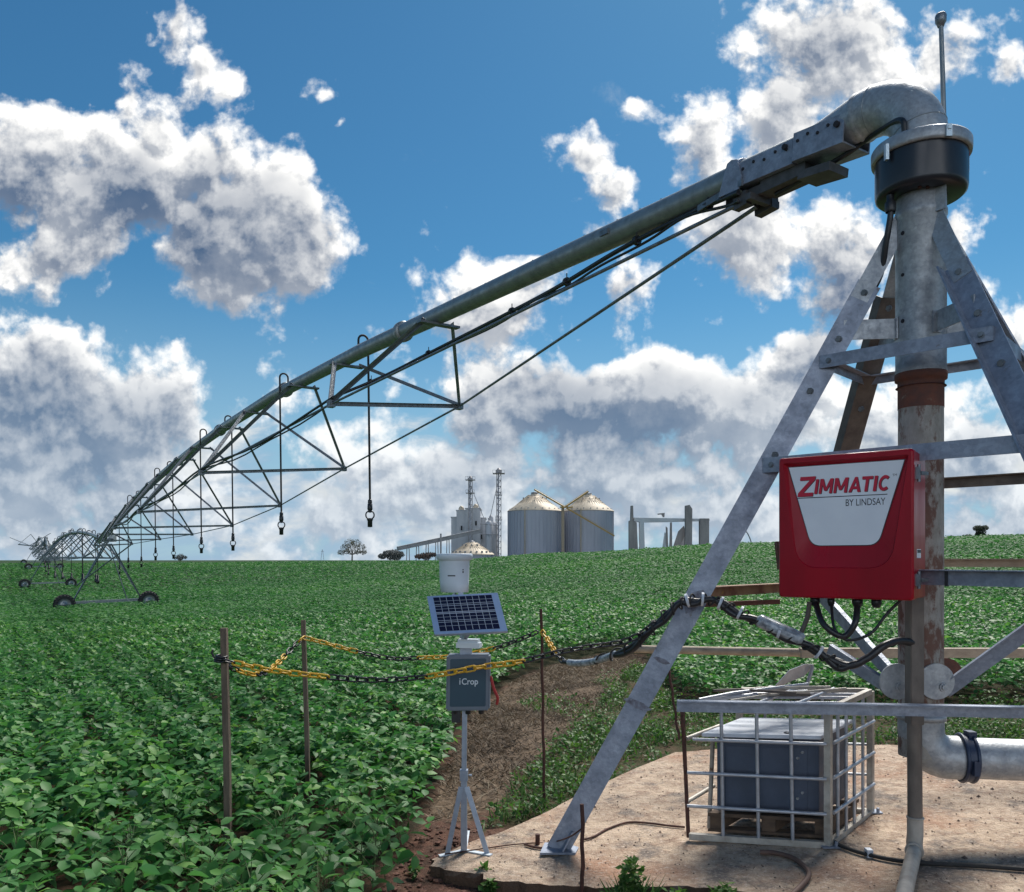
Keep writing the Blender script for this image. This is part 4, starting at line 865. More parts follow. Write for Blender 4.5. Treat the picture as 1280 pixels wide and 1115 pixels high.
# enclosure (leans a touch)
eo=W(558,819,5.60); er=Vector((1,-.02,.018)).normalized(); eu=Vector((.012,0,1)).normalized(); en=er.cross(eu)
ew,eh=.302,.385
def ebox(x0,x1,y0,y1,n0,n1,mt,name,bev=.006,par=st):
    m=MB(); P_=[]
    for y in(y0,y1):
        for (x,n) in((x0,n1),(x1,n1),(x1,n0),(x0,n0)): P_.append(eo+er*x*ew-eu*((1-y)*eh)+en*n)
    m.hexa([P_[0],P_[1],P_[2],P_[3],P_[4],P_[5],P_[6],P_[7]]); return m.build(name,mt,par,bevel=bev)
encl=ebox(0,1,0,1,-.13,0,enclosure,'enclosure',.012); 
dr_=ebox(.09,.91,.075,.93,-.01,.006,enclosure_door,'enclosure_door',.005,encl)
m=MB(); put_text(m,'Crop',eo+er*.36*ew-eu*(.565*eh)+en*.0075,er,eu,.112,.058,.012,0); put_text(m,'i',eo+er*.305*ew-eu*(.527*eh)+en*.0075,er,eu,.008,.043,.0,0); m.build('lettering',glyphwhite,dr_)
m=MB(); 
for k in range(3): 
    q=eo+er*(.2+.3*k)*ew-eu*(1.0*eh)+en*-.06; m.lathe([(.018,.01),(.02,0),(.02,-.03),(.012,-.035)],q,n=10)
q=eo+er*.22*ew-eu*eh+en*-.07; m.bar(q,q-eu*.09,.06,.05,(0,1,0)); m.build('cable_gland',black,encl)
m=MB(); m.bar(W(575,812,5.66),W(590,812,5.66),.06,.10); m.build('mount_plate',stationsteel,st)
m=MB(); a=W(572,806,5.64); m.bar(a,a+Vector((.16,-.03,0)),.09,.035); m.bar(a+Vector((.01,0,.03)),a+Vector((.15,-.03,.03)),.07,.025); m.build('sensor_head',gaugewhite,st)
m=MB(); m.tube(spline([W(613,845,5.63),W(617,860,5.62),W(622,872,5.63),W(621,880,5.66)],6),.010,8); m.build('red_cord',reddry,st)
# solar panel
A_=W(533.5,745,5.66);B_=W(622,740.5,5.62);D_=W(543,793,5.47);E_=B_+D_-A_
pn=(B_-A_).cross(D_-A_).normalized(); pn=pn if pn.y<0 else -pn
def pq(s,t,n=0): return (A_*(1-s)+B_*s)*(1-t)+(D_*(1-s)+E_*s)*t+pn*n
sol=MB(); sol.hexa([pq(0,1,-.03),pq(1,1,-.03),pq(1,1,0),pq(0,1,0),pq(0,0,-.03),pq(1,0,-.03),pq(1,0,0),pq(0,0,0)]); so=sol.build('solar_panel',alu,st,bevel=.003)
S0,S1,T0,T1=.085,.905,.055,.93
m=MB(); m.hexa([pq(S0,T1,-.001),pq(S1,T1,-.001),pq(S1,T1,.002),pq(S0,T1,.002),pq(S0,T0,-.001),pq(S1,T0,-.001),pq(S1,T0,.002),pq(S0,T0,.002)]); gl=m.build('solar_glass',cellm,so)
m=MB()
def strip(s0,t0,s1,t1): m.add([pq(s0,t1,.0032),pq(s1,t1,.0032),pq(s1,t0,.0032),pq(s0,t0,.0032)],[(0,1,2,3)])
for k in range(1,9): s_=S0+(S1-S0)*k/9; strip(s_-.0035,T0,s_+.0035,T1)
for f_,w in((.12,.004),(.22,.006),(.27,.006),(.36,.004),(.46,.010),(.50,.010),(.60,.004),(.70,.006),(.75,.006),(.86,.004)): t_=T0+(T1-T0)*f_; strip(S0,t_-w,S1,t_+w)
m.build('cell_grid',gridm,gl)
m=MB(); m.bar(pq(.47,.9,-.035),W(579,800,5.67),.03,.03); m.bar(pq(.3,.5,-.04),pq(.7,.5,-.04),.04,.02,pn); m.build('panel_bracket',stationsteel,st)
# rain gauge
gc=W(568,740,5.80); gt=W(568,692,5.80); h=gt.z-gc.z
m=MB(); m.lathe([(0,0),(.099,0),(.104,h*.25),(.109,h*.80),(.111,h*.83),(.128,h*.84),(.130,h*.97),(.126,h),(.118,h),(.112,h*.9),(.02,h*.6)],gc,n=36); rg_=m.build('rain_gauge',gaugewhite,st)
m=MB()
for i in range(6):
    a0=-math.pi/2-.38+.085*i; 
    m.add([gc+Vector((.1075*math.cos(a),.1075*math.sin(a),z)) for a,z in((a0,h*.415),(a0+.085,h*.415),(a0+.085,h*.445),(a0,h*.445))],[(0,1,2,3)])
for z0,z1 in((.50,.55),(.57,.6)):
    a0=-math.pi/2+.62; m.add([gc+Vector((.1085*math.cos(a),.1085*math.sin(a),z)) for a,z in((a0,h*z0),(a0+.09,h*z0),(a0+.09,h*z1),(a0,h*z1))],[(0,1,2,3)])
m.build('gauge_slot',darkvoid,rg_)
m=MB(); m.bar(gc+Vector((0,-.05,-.01)),W(577,760,5.74),.05,.02); m.build('gauge_bracket',stationsteel,st)
# ============================================================ cage with cabinet on a pallet
CF=Vector((2.06,5.30,.045)); E1=Vector((-.87,.29,-.04)); E2=Vector((.54,.60,.03)); CH=.875
def cg(a,b,h): return CF+E1*a+E2*b+Vector((0,0,CH*h))
cage=thing('wire_cage','chalky white wire cage with missing bars standing on the slab','cage',tuple(CF))
cen=CF+E1*.5+E2*.5
def tube_part(name,mt,segs,r,sq=False):
    m=MB()
    for a,b in segs:
        if sq: m.bar(a,b,r*2,r*2,(E2.x,E2.y,0.01) if abs((b-a).normalized().z)>.9 else (0,0,1))
        else: m.cyl(a,b,r,7)
    return m.build(name,mt,cage)
for a,b in((0,0),(0,1),(1,1)): tube_part('corner_post',cagewhite,[(cg(a,b,-.03),cg(a,b,1))],.021,True)
m=MB(); m.tube([cg(1,0,0)+Vector((.02,0,-.01)),cg(1,0,.5)+Vector((-.0,0,0)),cg(1,0,1)+Vector((-.025,0,.0))],.012,7); m.tube([cg(1,0,0)+Vector((.03,.02,-.01)),cg(1,0,.5)+Vector((.01,0.02,0)),cg(1,0,1)+Vector((-.01,.02,.0))],.010,7); m.build('corner_post',rodrust,cage)
tube_part('bottom_rail',cagewhite,[(cg(.97,0,0),cg(.02,0,0)),(cg(0,.03,0),cg(0,.97,0)),(cg(.02,1,0),cg(.97,1,0))],.020,True)
tube_part('top_rail',cagewhite,[(cg(.0,.03,1.0),cg(0,.97,1.0)),(cg(.02,1,1),cg(.98,1,1)),(cg(.98,0,1),cg(.02,0,1))],.019,True)
seg=[]
for a in(.72,.47,.235): seg.append((cg(a,-.01,.0),cg(a+.015,-.01,1)))
o_f=tube_part('front_bars',cagegalv,seg,.0125)
tube_part('front_bars',cagegalv,[(cg(0,-.035,h_),cg(.97 if h_<.7 else .93,-.035,h_+.01)) for h_ in(.235,.495,.755)],.0125)
seg=[(cg(-.012,b,0.02),cg(-.012,b,1)) for b in(.17,.36,.55,.76)]; tube_part('side_bars',cagegalv,seg,.0115)
tube_part('side_bars',cagegalv,[(cg(-.03,0.02,h_),cg(-.03,.98,h_)) for h_ in(.235,.495,.755)],.013)
tube_part('back_bars',cagegalv,[(cg(a,1.01,.0),cg(a,1.01,1)) for a in(.12,.24,.36,.8)]+[(cg(0,1.03,h_),cg(.98,1.03,h_)) for h_ in(.3,.55,.8)],.0105)
tube_part('top_bars',cagegalv,[(cg(a,.0,1.02),cg(a,1,1.02)) for a in(.27,.55)]+[(cg(.0,b,1.0),cg(.95,b,1.0)) for b in(.35,.62,.8)],.0115)
tube_part('left_bars',cagewhite,[(cg(.93,.25,0),cg(.9,.25,.78)),(cg(.86,.3,.05),cg(.82,.28,.78)),(cg(1,.02,.76),cg(.9,.4,.8)),(cg(1,.02,.26),cg(1,.5,.28))],.016)
for a,b in((0,0),(0,1)):
    m=MB(); q=cg(a,b,0); q.z=slabz(q.x)+.006; m.prism([(-.05,-.045),(.07,-.045),(.07,.045),(-.05,.045)],q,(1,0,0),(0,1,0),.008); m.cyl(q+Vector((.045,-.02,.005)),q+Vector((.045,-.02,.035)),.012,8); m.build('foot_plate',galv_leg,cage)
# loose rods lying on the cage top
ROD=[((.95,.15),(.38,.72),.015,.03),((.98,.35),(.30,.55),.013,.03),((.9,.6),(.25,.85),.012,.045),((.92,.05),(.45,.95),.012,.055),((1.0,.5),(.35,.40),.010,.06),((.75,.2),(.15,.9),.009,.03)]
for i,(a,b,r_,z_) in enumerate(ROD):
    m=MB(); q0=cg(*a,1.0)+Vector((0,0,z_)); q1=cg(*b,1.0)+Vector((0,0,z_)); m.tube([q0,q0.lerp(q1,.3)+Vector((0,0,.012)),q0.lerp(q1,.7)+Vector((0,0,.006)),q1],r_,7)
    tag(m.build('loose_rod',[cagegalv,galv_brown,cagewhite][i%3]),'bent steel rod lying loose on top of the wire cage','rod','loose rods on the cage top')
m=MB(); q=W(990,858,6.3)
ps=[W(968,860,6.3),W(985,846,6.32),W(1005,838,6.36),W(1016,833,6.4)]; pw=[.02,.05,.05,.015]
vs=[]
for p_,w_ in zip(ps,pw): vs+= [p_+Vector((.01,0,w_)),p_+Vector((.01,0.03,-w_))]
m.add(vs+[v_+Vector((0,.012,0)) for v_ in vs],[(0,1,3,2),(2,3,5,4),(4,5,7,6),(8,10,11,9),(10,12,13,11),(12,14,15,13),(0,2,10,8),(2,4,12,10),(4,6,14,12),(1,9,11,3),(3,11,13,5),(5,13,15,7),(0,8,9,1),(6,7,15,14)]); m.bar(W(966,862,6.3),W(958,875,6.2),.05,.07); m.bar(W(1016,833,6.4),W(1000,885,6.3),.02,.02)
tag(m.build('scrap_sheet',cagegalv),'bent pale metal sheet sticking up behind the cage','metal sheet')
# cabinet
KF=CF+E1*.10+E2*.12; K1=E1.normalized(); K2=E2.normalized(); zc0=slabz(2)+.178
def kb(m,a0,a1,b0,b1,z0,z1):
    P_=[KF+K1*a+K2*b+Vector((0,0,z)) for z in(z0,z1) for a,b in((a0,b0),(a0,b1),(a1,b1),(a1,b0))]
    for q in P_: pass
    m.hexa([Vector((q.x,q.y,q.z-.045)) for q in P_])
cab=thing('metal_cabinet','dark grey metal cabinet with pale lid inside the wire cage','cabinet',(KF.x,KF.y,zc0))
zb=zc0
m=MB(); kb(m,.0,.66,0,.50,zb,zb+.515); m.build('body',boxgrey,cab,bevel=.004)
m=MB(); kb(m,.07,.60,-.006,.02,zb+.03,zb+.45); m.build('door',boxgrey,cab,bevel=.003)
m=MB(); kb(m,-.03,.74,-.05,.55,zb+.515,zb+.54); m.build('lid',lidwhite,cab,bevel=.004)
m=MB(); kb(m,.12,.42,-.004,.0,zb+.475,zb+.50); m.build('vent_slot',darkvoid,cab)
m=MB()
for a,z in((.10,.42),(.13,.38),(.10,.15),(.13,.11),(.17,.035)): q=KF+K1*a+Vector((0,0,zb+z-.045)); m.cyl(q-K2*.016,q,.009,8)
m.build('bolt',galv,cab)
m=MB(); q=KF+K1*.205+K2*.02+Vector((0,0,zb+.542-.045)); m.torus(q,UP,.022,.004,16,6,1.0); m.bar(q+K1*-.012-K2*.014,q+K1*-.026-K2*.03,.008,.006); m.build('lid_emblem',ink_dark,cab)
pal=thing('wooden_pallet','dark wooden pallet under the cabinet in the wire cage','pallet',(KF.x,KF.y,slabz(2)))
z0=slabz(2)+.03
for k,b in enumerate((0,.22,.44)):
    m=MB(); kb(m,-.07,.72,b,b+.10,z0+.105,z0+.128); m.build('deck_board',palletwood,pal)
for a in(-.06,.28,.62):
    m=MB(); kb(m,a,a+.09,0.01,.53,z0+.02,z0+.104); m.build('bearer',palletwood,pal)
m=MB(); kb(m,-.07,.72,-.0,.09,z0+.0,z0+.019); m.build('deck_board',palletwood,pal)
# things lying on the slab
def lay(pts,r,label,name,mt,cat,dz=0,n=8):
    P_=[]
    for px_,py_ in pts:
        q=sp(px_,py_); P_.append(Vector((q[0],q[1],slabz(q[0])+r*1.0+.004+dz)))
    pt=spline(P_,8); m=MB(); m.tube(pt,r,n); o=m.build(name,mt); return tag(o,label,cat)
o=lay([(1036,1047),(1046,1058),(1068,1067),(1090,1073),(1120,1079),(1160,1083),(1220,1086),(1300,1092)],.014,'black cable running right across the slab from the cage','ground_cable',rubber,'cable')
q=sp(1086,1071); m=MB(); m.box((q[0],q[1],slabz(q[0])+.025),(.035,.05,.05)); m.build('cable_clip',lidwhite,o)
lay([(950,1069),(968,1070),(990,1076),(1006,1088),(1011,1098),(1003,1110),(985,1128)],.016,'brown rubber hose curling forward over the slab','ground_hose',hosebrown,'hose')
lay([(727,1052),(742,1048),(760,1038),(785,1030),(812,1031),(835,1034),(856,1036)],.008,'thin dark wire snaking across the slab behind the short rod','ground_wire',rodrust,'wire')
pts=[W(728,1035,4.92),W(712,1046,5.1)]+[Vector((sp(*a)[0],sp(*a)[1],slabz(sp(*a)[0])+.012)) for a in((690,1055),(665,1056),(640,1058),(610,1062),(583,1066),(556,1070))]
m=MB(); m.tube(spline(pts,6),.005,6); tag(m.build('tie_wire',rodrust),'thin wire tied from the short rod past the leg foot to the station','wire')
m=MB(); pts=[Vector((sp(*a)[0],sp(*a)[1],slabz(sp(*a)[0])+.014)) for a in((656,1058),(672,1062),(700,1063),(712,1056),(720,1040),(722,1030))]; pts[-2].z+=.05;pts[-1].z+=.12; m.tube(spline(pts,6),.009,6); tag(m.build('bent_wire',rodrust),'rusty wire loop bent round the foot of the left leg','wire')
# ============================================================ far things
FY=260.0; S_=FY/F
def silo(pxl,pxr,pe,pk,label,Yc=FY):
    s=Yc/F; xc=((pxl+pxr)/2-640)*s; r=(pxr-pxl)/2*s*.985; ze=CAMZ+(HY-pe)*s; zk=CAMZ+(HY-pk)*s; zb=G(xc,Yc)-.5
    o_=thing('grain_silo',label,'silo',(xc,Yc,zb)); c=Vector((xc,Yc,0))
    m=MB(); pr=[]; n=int((ze-zb)/.55)
    for k in range(n+1): z=zb+(ze-zb)*k/n; pr+= [(r+(.03 if k%2 else -.03),z)]
    m.lathe(pr,c,n=64); m.build('wall',siloside,o_)
    m=MB()
    for k in range(44): g=2*math.pi*k/44; d_=Vector((math.cos(g),math.sin(g),0)); m.bar(c+d_*(r+.09)+UP*zb,c+d_*(r+.09)+UP*ze,.13,.13,d_)
    m.build('stiffener',siloside,o_)
    m=MB(); hh=zk-ze; m.lathe([(r+.28,ze-.15),(r+.1,ze+.12),(r*.62,ze+hh*.40),(r*.24,ze+hh*.74),(r*.15,ze+hh*.80),(r*.15,ze+hh*.88),(0,ze+hh*.9)],c,n=48); rf_=m.build('roof',siloroof,o_)
    m=MB()
    for k in range(40): g=2*math.pi*k/40; d_=Vector((math.cos(g),math.sin(g),0)); m.bar(c+d_*(r*.95)+UP*(ze+.25),c+d_*(r*.25)+UP*(ze+hh*.82),.12,.10)
    m.build('roof_rib',siloroof,rf_)
    m=MB()
    for k in range(22): g=2*math.pi*(k+.5)/22; d_=Vector((math.cos(g),math.sin(g),0)); m.box(c+d_*(r*.93)+UP*(ze+.5),(.38,.38,.42),Matrix.Rotation(g,3,'Z'))
    for k in range(10): g=2*math.pi*(k+.5)/10; d_=Vector((math.cos(g),math.sin(g),0)); m.box(c+d_*(r*.45)+UP*(ze+hh*.66),(.3,.3,.4),Matrix.Rotation(g,3,'Z'))
    m.build('roof_vent',steel_far,rf_)
    m=MB(); m.lathe([(r*.12,zk-1.0),(r*.14,zk-.7),(r*.14,zk-.3),(0,zk)],c,n=16); m.build('cap',steel_far,o_)
    m=MB(); 
    for k in range(26):
        t_=k/25; g=-1.9+t_*.25; rr=r+.1 if k<0 else r; 
    lad=c+Vector((math.cos(-1.95),math.sin(-1.95),0))*(r+.35); m.bar(Vector((lad.x,lad.y,zb)),Vector((lad.x,lad.y,ze+.4)),.45,.25); m.build('ladder',siloroof,o_)
    return o_
silo(634.5,702.5,639,614.5,'left grain silo, ribbed grey steel with pale cone roof'); silo(704,767,639,615.5,'right grain silo crossed by the yellow conveyor',FY+4)
silo(563,617,692.5,675.5,'squat low bin of which only the pale cone roof shows',200)
cv=thing('yellow_conveyor','yellow grain conveyor sloping down across the right silo','conveyor',tuple(W(735,617,FY-6)))
for a_,b_ in((W(706,634,FY-11),W(735,614.5,FY-3)),(W(708,635,FY-11),W(768,670,FY-11)),(W(668,612,FY-3),W(706,634,FY-10)),(W(700,634,FY-10.5),W(716,634,FY-11))):
    m=MB(); m.bar(a_,b_,.5,.42); m.bar(a_+UP*.55,b_+UP*.55,.07,.07); m.build('conveyor_tube' ,convey,cv)
m=MB(); m.bar(W(703.5,634,FY-8.5),W(703.5,700,FY-8.5),.9,.9,(0,1,0)); m.build('conveyor_leg',tanpaint,cv)
def tower_(px_,wpx,top,label,plats,Yc=FY+6):
    s=Yc/F; o_=thing('elevator_tower',label,'elevator tower',((px_-640)*s,Yc,3)); zt=CAMZ+(HY-top)*s; x=(px_-640)*s; w=wpx*s/2
    m=MB()
    for dx in(-w,w):
        for dy in(-w,w): m.bar((x+dx,Yc+dy,0),(x+dx,Yc+dy,zt),.22,.22,(0,1,0))
    z=2.0
    while z<zt-2:
        for dy in(-w,w):
            m.bar((x-w,Yc+dy,z),(x+w,Yc+dy,z+2.0),.10,.10); m.bar((x+w,Yc+dy,z),(x-w,Yc+dy,z),.12,.12)
        z+=2.0
    m.build('lattice',steel_far,o_)
    m=MB(); m.bar((x-.2*w,Yc,0),(x-.2*w,Yc,zt),.55,.55,(0,1,0)); m.build('leg_casing',siloside,o_)
    for py_,pw in plats:
        z=CAMZ+(HY-py_)*s; m=MB(); m.box((x,Yc,z),(pw*s,pw*s*.8,.18)); 
        for k in range(5): m.bar((x-pw*s/2+k*pw*s/4,Yc-pw*s*.4,z),(x-pw*s/2+k*pw*s/4,Yc-pw*s*.4,z+1.0),.08,.08,(0,1,0))
        m.bar((x-pw*s/2,Yc-pw*s*.4,z+1.0),(x+pw*s/2,Yc-pw*s*.4,z+1.0),.08,.08); m.build('platform',steel_far,o_)
    m=MB(); m.box((x,Yc,zt+.2),(w*2.6,w*2,.9)); m.lathe([(w*1.2,zt+.6),(w*.5,zt+1.3),(0,zt+1.4)],(x,Yc,0),n=12); m.build('head',steel_far,o_)
tower_(588,4.5,600,'shorter lattice elevator tower above the concrete bins',[(600,12),(616.5,11)])
tower_(623.5,5.5,590,'tallest lattice elevator tower beside the left silo',[(592,15),(619,8),(650,8)])
plant=thing('grain_plant','pale concrete grain plant of tall bins left of the silos','building',((595-640)*S_,FY+14,3))
def blk(x0,x1,top,Yo,dep,mt,name='bin'):
    s=(FY+Yo)/F; m=MB(); xa=(x0-640)*s;xb=(x1-640)*s;zt=CAMZ+(HY-top)*s; m.box(((xa+xb)/2,FY+Yo+dep/2,zt/2),(xb-xa,dep,zt)); m.box(((xa+xb)/2,FY+Yo+dep/2,zt+.15),(xb-xa+.4,dep+.4,.3)); return m.build(name,mt,plant),xa,xb,zt,FY+Yo
blk(564,571,647,12,8,conc); a1=blk(570.5,582,638.5,10,9,conc); a2=blk(581.8,600.5,636,9,10,conc); blk(600.3,607,648,11,8,conc)
for px_,py_ in((576.5,638.5),(594.5,636)):
    s=(FY+12)/F; m=MB(); zt=CAMZ+(HY-py_)*s; m.lathe([(.95,zt+.1),(.95,zt+.9),(.6,zt+1.5),(0,zt+1.8)],((px_-640)*s,FY+13,0),n=14); m.build('vent_dome',siloroof,plant)
for px_,py_ in((595,654),(602,671),(577,660)):
    s=(FY+8.9)/F; m=MB(); m.box(((px_-640)*s,FY+8.95,CAMZ+(HY-py_)*s),(.55,.14,1.5)); m.build('window',darkvoid,plant)
for k,(px_,w_,tp) in enumerate(((611,9,654),(617.5,9,655),(613,7,646),(604,5,650))):
    s=(FY+5)/F; m=MB(); zt=CAMZ+(HY-tp)*s; m.lathe([(w_*s/2,0),(w_*s/2,zt),(w_*s/2*.3,zt+.9),(0,zt+1)],((px_-640)*s,FY+5+k*3,0),n=18); m.build('round_bin',conc,plant)
m=MB(); 
for px_ in(602,606,610,619): m.bar(W(px_,642+random.uniform(0,6),FY+4),W(px_+2,690,FY+4),.12,.12,(0,1,0))
m.bar(W(600,655,FY+4),W(624,657,FY+4),.3,.2); m.bar(W(600,668,FY+3),W(622,668,FY+3),.3,.2); m.bar(W(588,607,FY+5),W(605,648,FY+5),.2,.2); m.bar(W(623,600,FY+5),W(612,650,FY+5),.2,.2); m.build('pipework',steel_far,plant)
gal=thing('conveyor_gallery','inclined grey conveyor gallery on posts leading up to the plant','conveyor',tuple(W(500,686,245)))
m=MB(); m.bar(W(497,686,245),W(601,664,255),1.6,1.1); m.bar(W(497,683.5,245),W(601,661.5,255),1.9,.2); m.build('gallery',steel_far,gal)
for px_ in(510,522,534,546,560):
    t_=(px_-497)/104; q=W(px_,686-22*t_,245+10*t_); m=MB(); m.bar((q.x-.5,q.y,.5),q-Vector((.3,0,0)),.25,.25,(0,1,0)); m.bar((q.x+.5,q.y,.5),q+Vector((.3,0,0)),.25,.25,(0,1,0)); m.build('post',steel_far,gal)
m=MB(); q=W(551,680,247); m.bar((q.x,q.y,1),W(551,667,247),.5,.5,(0,1,0)); m.build('post',steel_far,gal)
# ruin / part-built frame on the right
ru=thing('ruined_frame','bare post and beam frame of worn concrete on the ridge','ruin',tuple(W(838,690,170))); RYY=170.
def rpost(pts,dep,name='post',mt=conc2): m=MB(); m.prism([(0,0)]+[((x-pts[0][0])*RYY/F,-(y-pts[0][1])*RYY/F) for x,y in pts[1:]],W(pts[0][0],pts[0][1],RYY),(1,0,0),(0,0,1),dep); 
def poly(pts,Yc,dep,name,mt,par):
    m=MB(); s=Yc/F; o=W(pts[0][0],pts[0][1],Yc); m.prism([((x-pts[0][0])*s,-(y-pts[0][1])*s) for x,y in pts],o+Vector((0,dep,0)),(1,0,0),(0,0,1),dep); return m.build(name,mt,par)
poly([(789,632),(791.5,632),(792,651),(796,653),(798,700),(786.5,700),(786.5,651),(788.5,650)],RYY,1.2,'post',conc2,ru)
poly([(792.5,647),(887,648.5),(887,651),(835,652.5),(800,653),(792.5,651)],RYY+.3,1.0,'beam',conc,ru)
poly([(799.5,653),(805,653),(806.5,700),(800,700)],RYY,1.0,'post',conc,ru)
poly([(857,632),(862,631),(865.5,636),(865,700),(855.5,700),(857,668)],RYY-.6,1.0,'post',conc2,ru)
poly([(875,648),(886.5,648),(886.5,700),(875,700)],RYY-.2,1.2,'post',conc2,ru)
poly([(838,653),(840,653),(840.5,700),(836.5,700)],RYY+.1,.5,'post',conc2,ru)
poly([(832.5,658),(834.5,660),(836,700),(833,700)],RYY+.5,.4,'post',conc2,ru)
poly([(831,665),(833,668),(831,700),(826,700)],RYY+.8,.3,'slab_remnant',conc,ru)
poly([(842,682),(848,664),(855,657),(857,668),(846,690)],RYY+.8,.3,'slab_remnant',conc2,ru)
poly([(846,688),(856,664),(856,700),(846,700)],RYY+1.2,.3,'slab_remnant',conc,ru)
poly([(822,642),(831,641),(830.5,646.5),(829,646.5),(827,643),(822.5,643.5)],RYY+.5,.4,'beam_stub',conc2,ru)
m=MB(); m.tube(spline([W(927,660,150),W(934,666,150),W(939,678,150),W(940,690,150)],5),.11,6); tag(m.build('bent_pipe',steel_far),'thin bent pipe rising on the ridge beside the tower leg','pipe')
m=MB(); 
for dx in(-.3,.3): m.bar(W(403,700,330)+Vector((dx*2,0,0)),W(403,687,330)+Vector((dx*.3,0,0)),.12,.12,(0,1,0))
m.bar(W(401,689.5,330),W(405,689.5,330),.12,.12); tag(m.build('power_pylon',steel_far),'tiny distant power pylon left of the spreading tree','pylon')
# ---- trees
hazy_far=mat('hazy_far_foliage',(.15,.16,.15),.85,0,(.09,.10,.10),.6)  # greyer and paler: distance haze is put into the leaf colour
foliage_far=mat('far_foliage',(.045,.065,.025),.8,0,(.02,.032,.014),.6); foliage_dry=mat('far_dry_foliage',(.085,.085,.04),.8,0,(.045,.05,.025),.6)
def tree(label,px_,pb,pt_,wpx,Yc,mt,blobs,leaf=.35,n=900,group=None,trunk=True,name='tree'):
    s=Yc/F; x=(px_-640)*s; zb=G(x,Yc)-.3; zt=CAMZ+(HY-pt_)*s; zb2=CAMZ+(HY-pb)*s; o_=thing(name,label,'tree' if name=='tree' else 'bush',(x,Yc,min(zb,zb2)),group)
    H=zt-zb2; Wd=wpx*s/2; r0=max(.12,H*.03); lm=MB(); rs=random.Random(int(px_*7))
    if trunk:
        lm.tube([(x,Yc,min(zb,zb2)),(x+.1,Yc,zb2+H*.25),(x,Yc,zb2+H*.5)],[r0*1.3,r0,r0*.7],7)
        for bx,by,bz,br in blobs: lm.tube([(x+.05,Yc,zb2+H*.22),(x+bx*Wd*.5,Yc+by*Wd*.5,zb2+H*(.22+bz)/2),(x+bx*Wd,Yc+by*Wd,zb2+H*bz)],[r0*.6,r0*.4,r0*.15],5)
        lm.build('trunk',bark,o_)
    m=MB()
    for bx,by,bz,br in blobs:
        c=Vector((x+bx*Wd,Yc+by*Wd,zb2+H*bz)); R_=br*Wd
        for k in range(3*n//len(blobs)):
            d_=Vector((rs.gauss(0,1),rs.gauss(0,1),rs.gauss(0,.75))).normalized()*R_*(.35+.65*rs.random()**.5)*(1 if rs.random()<.85 else 1.15); q=c+Vector((d_.x,d_.y,d_.z*.75))
            a=Vector((rs.gauss(0,1),rs.gauss(0,1),rs.gauss(0,1))).normalized(); b=a.orthogonal().normalized(); l=leaf*.6*rs.uniform(.6,1.4); m.add([q-a*l*.6,q+b*l*.5,q+a*l*.6,q-b*l*.5],[(0,1,2,3)])
    m.build('crown',mt,o_)
tree('spreading bare-branched tree standing alone on the horizon',440,699,673,36,300,foliage_dry,[(-.75,0,.32,.28),(-.5,.2,.58,.34),(-.15,-.2,.80,.36),(.25,.1,.78,.38),(.6,.1,.58,.36),(.8,-.1,.34,.26),(0,0,.6,.36),(-.35,0,.38,.26),(.4,0,.36,.26)],.42,700)
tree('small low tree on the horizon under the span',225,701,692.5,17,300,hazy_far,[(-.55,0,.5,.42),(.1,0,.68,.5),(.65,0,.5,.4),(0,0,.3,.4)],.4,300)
tree('flat-topped dark tree on the right horizon',1226,674,656.5,19,250,foliage_far,[(-.5,0,.78,.5),(0,.2,.78,.55),(.5,0,.8,.48),(0,0,.5,.6),(.1,0,.22,.65),(-.2,0,.35,.5)],.42,1400)
tree('round low bush left of the flat-topped tree',1209,674,667.5,15,250,foliage_far,[(-.4,0,.5,.5),(.3,0,.6,.5),(.7,0,.3,.35)],.4,320,name='bush',trunk=False)
tree('low bushes at the right end of the horizon',1262,673,668,24,250,foliage_far,[(-.5,0,.5,.3),(.2,0,.4,.35),(.7,0,.5,.25)],.35,260,name='bush',trunk=False)
tree('tiny shrub on the ridge right of the riser pipe',1189,674,668,8,250,foliage_far,[(0,0,.5,.6)],.3,90,name='bush',trunk=False)
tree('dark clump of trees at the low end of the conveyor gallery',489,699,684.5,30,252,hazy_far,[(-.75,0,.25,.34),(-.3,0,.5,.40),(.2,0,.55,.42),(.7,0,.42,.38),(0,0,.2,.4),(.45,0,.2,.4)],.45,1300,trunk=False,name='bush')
tree('brownish scrub heap under the conveyor gallery',532,697,688.5,26,243,mat('brown_scrub',(.14,.10,.085),.9,0,(.08,.065,.06),.8),[(-.7,0,.15,.34),(-.2,0,.3,.4),(.3,0,.4,.4),(.75,0,.45,.3),(.1,0,.1,.45)],.4,800,name='bush',trunk=False)
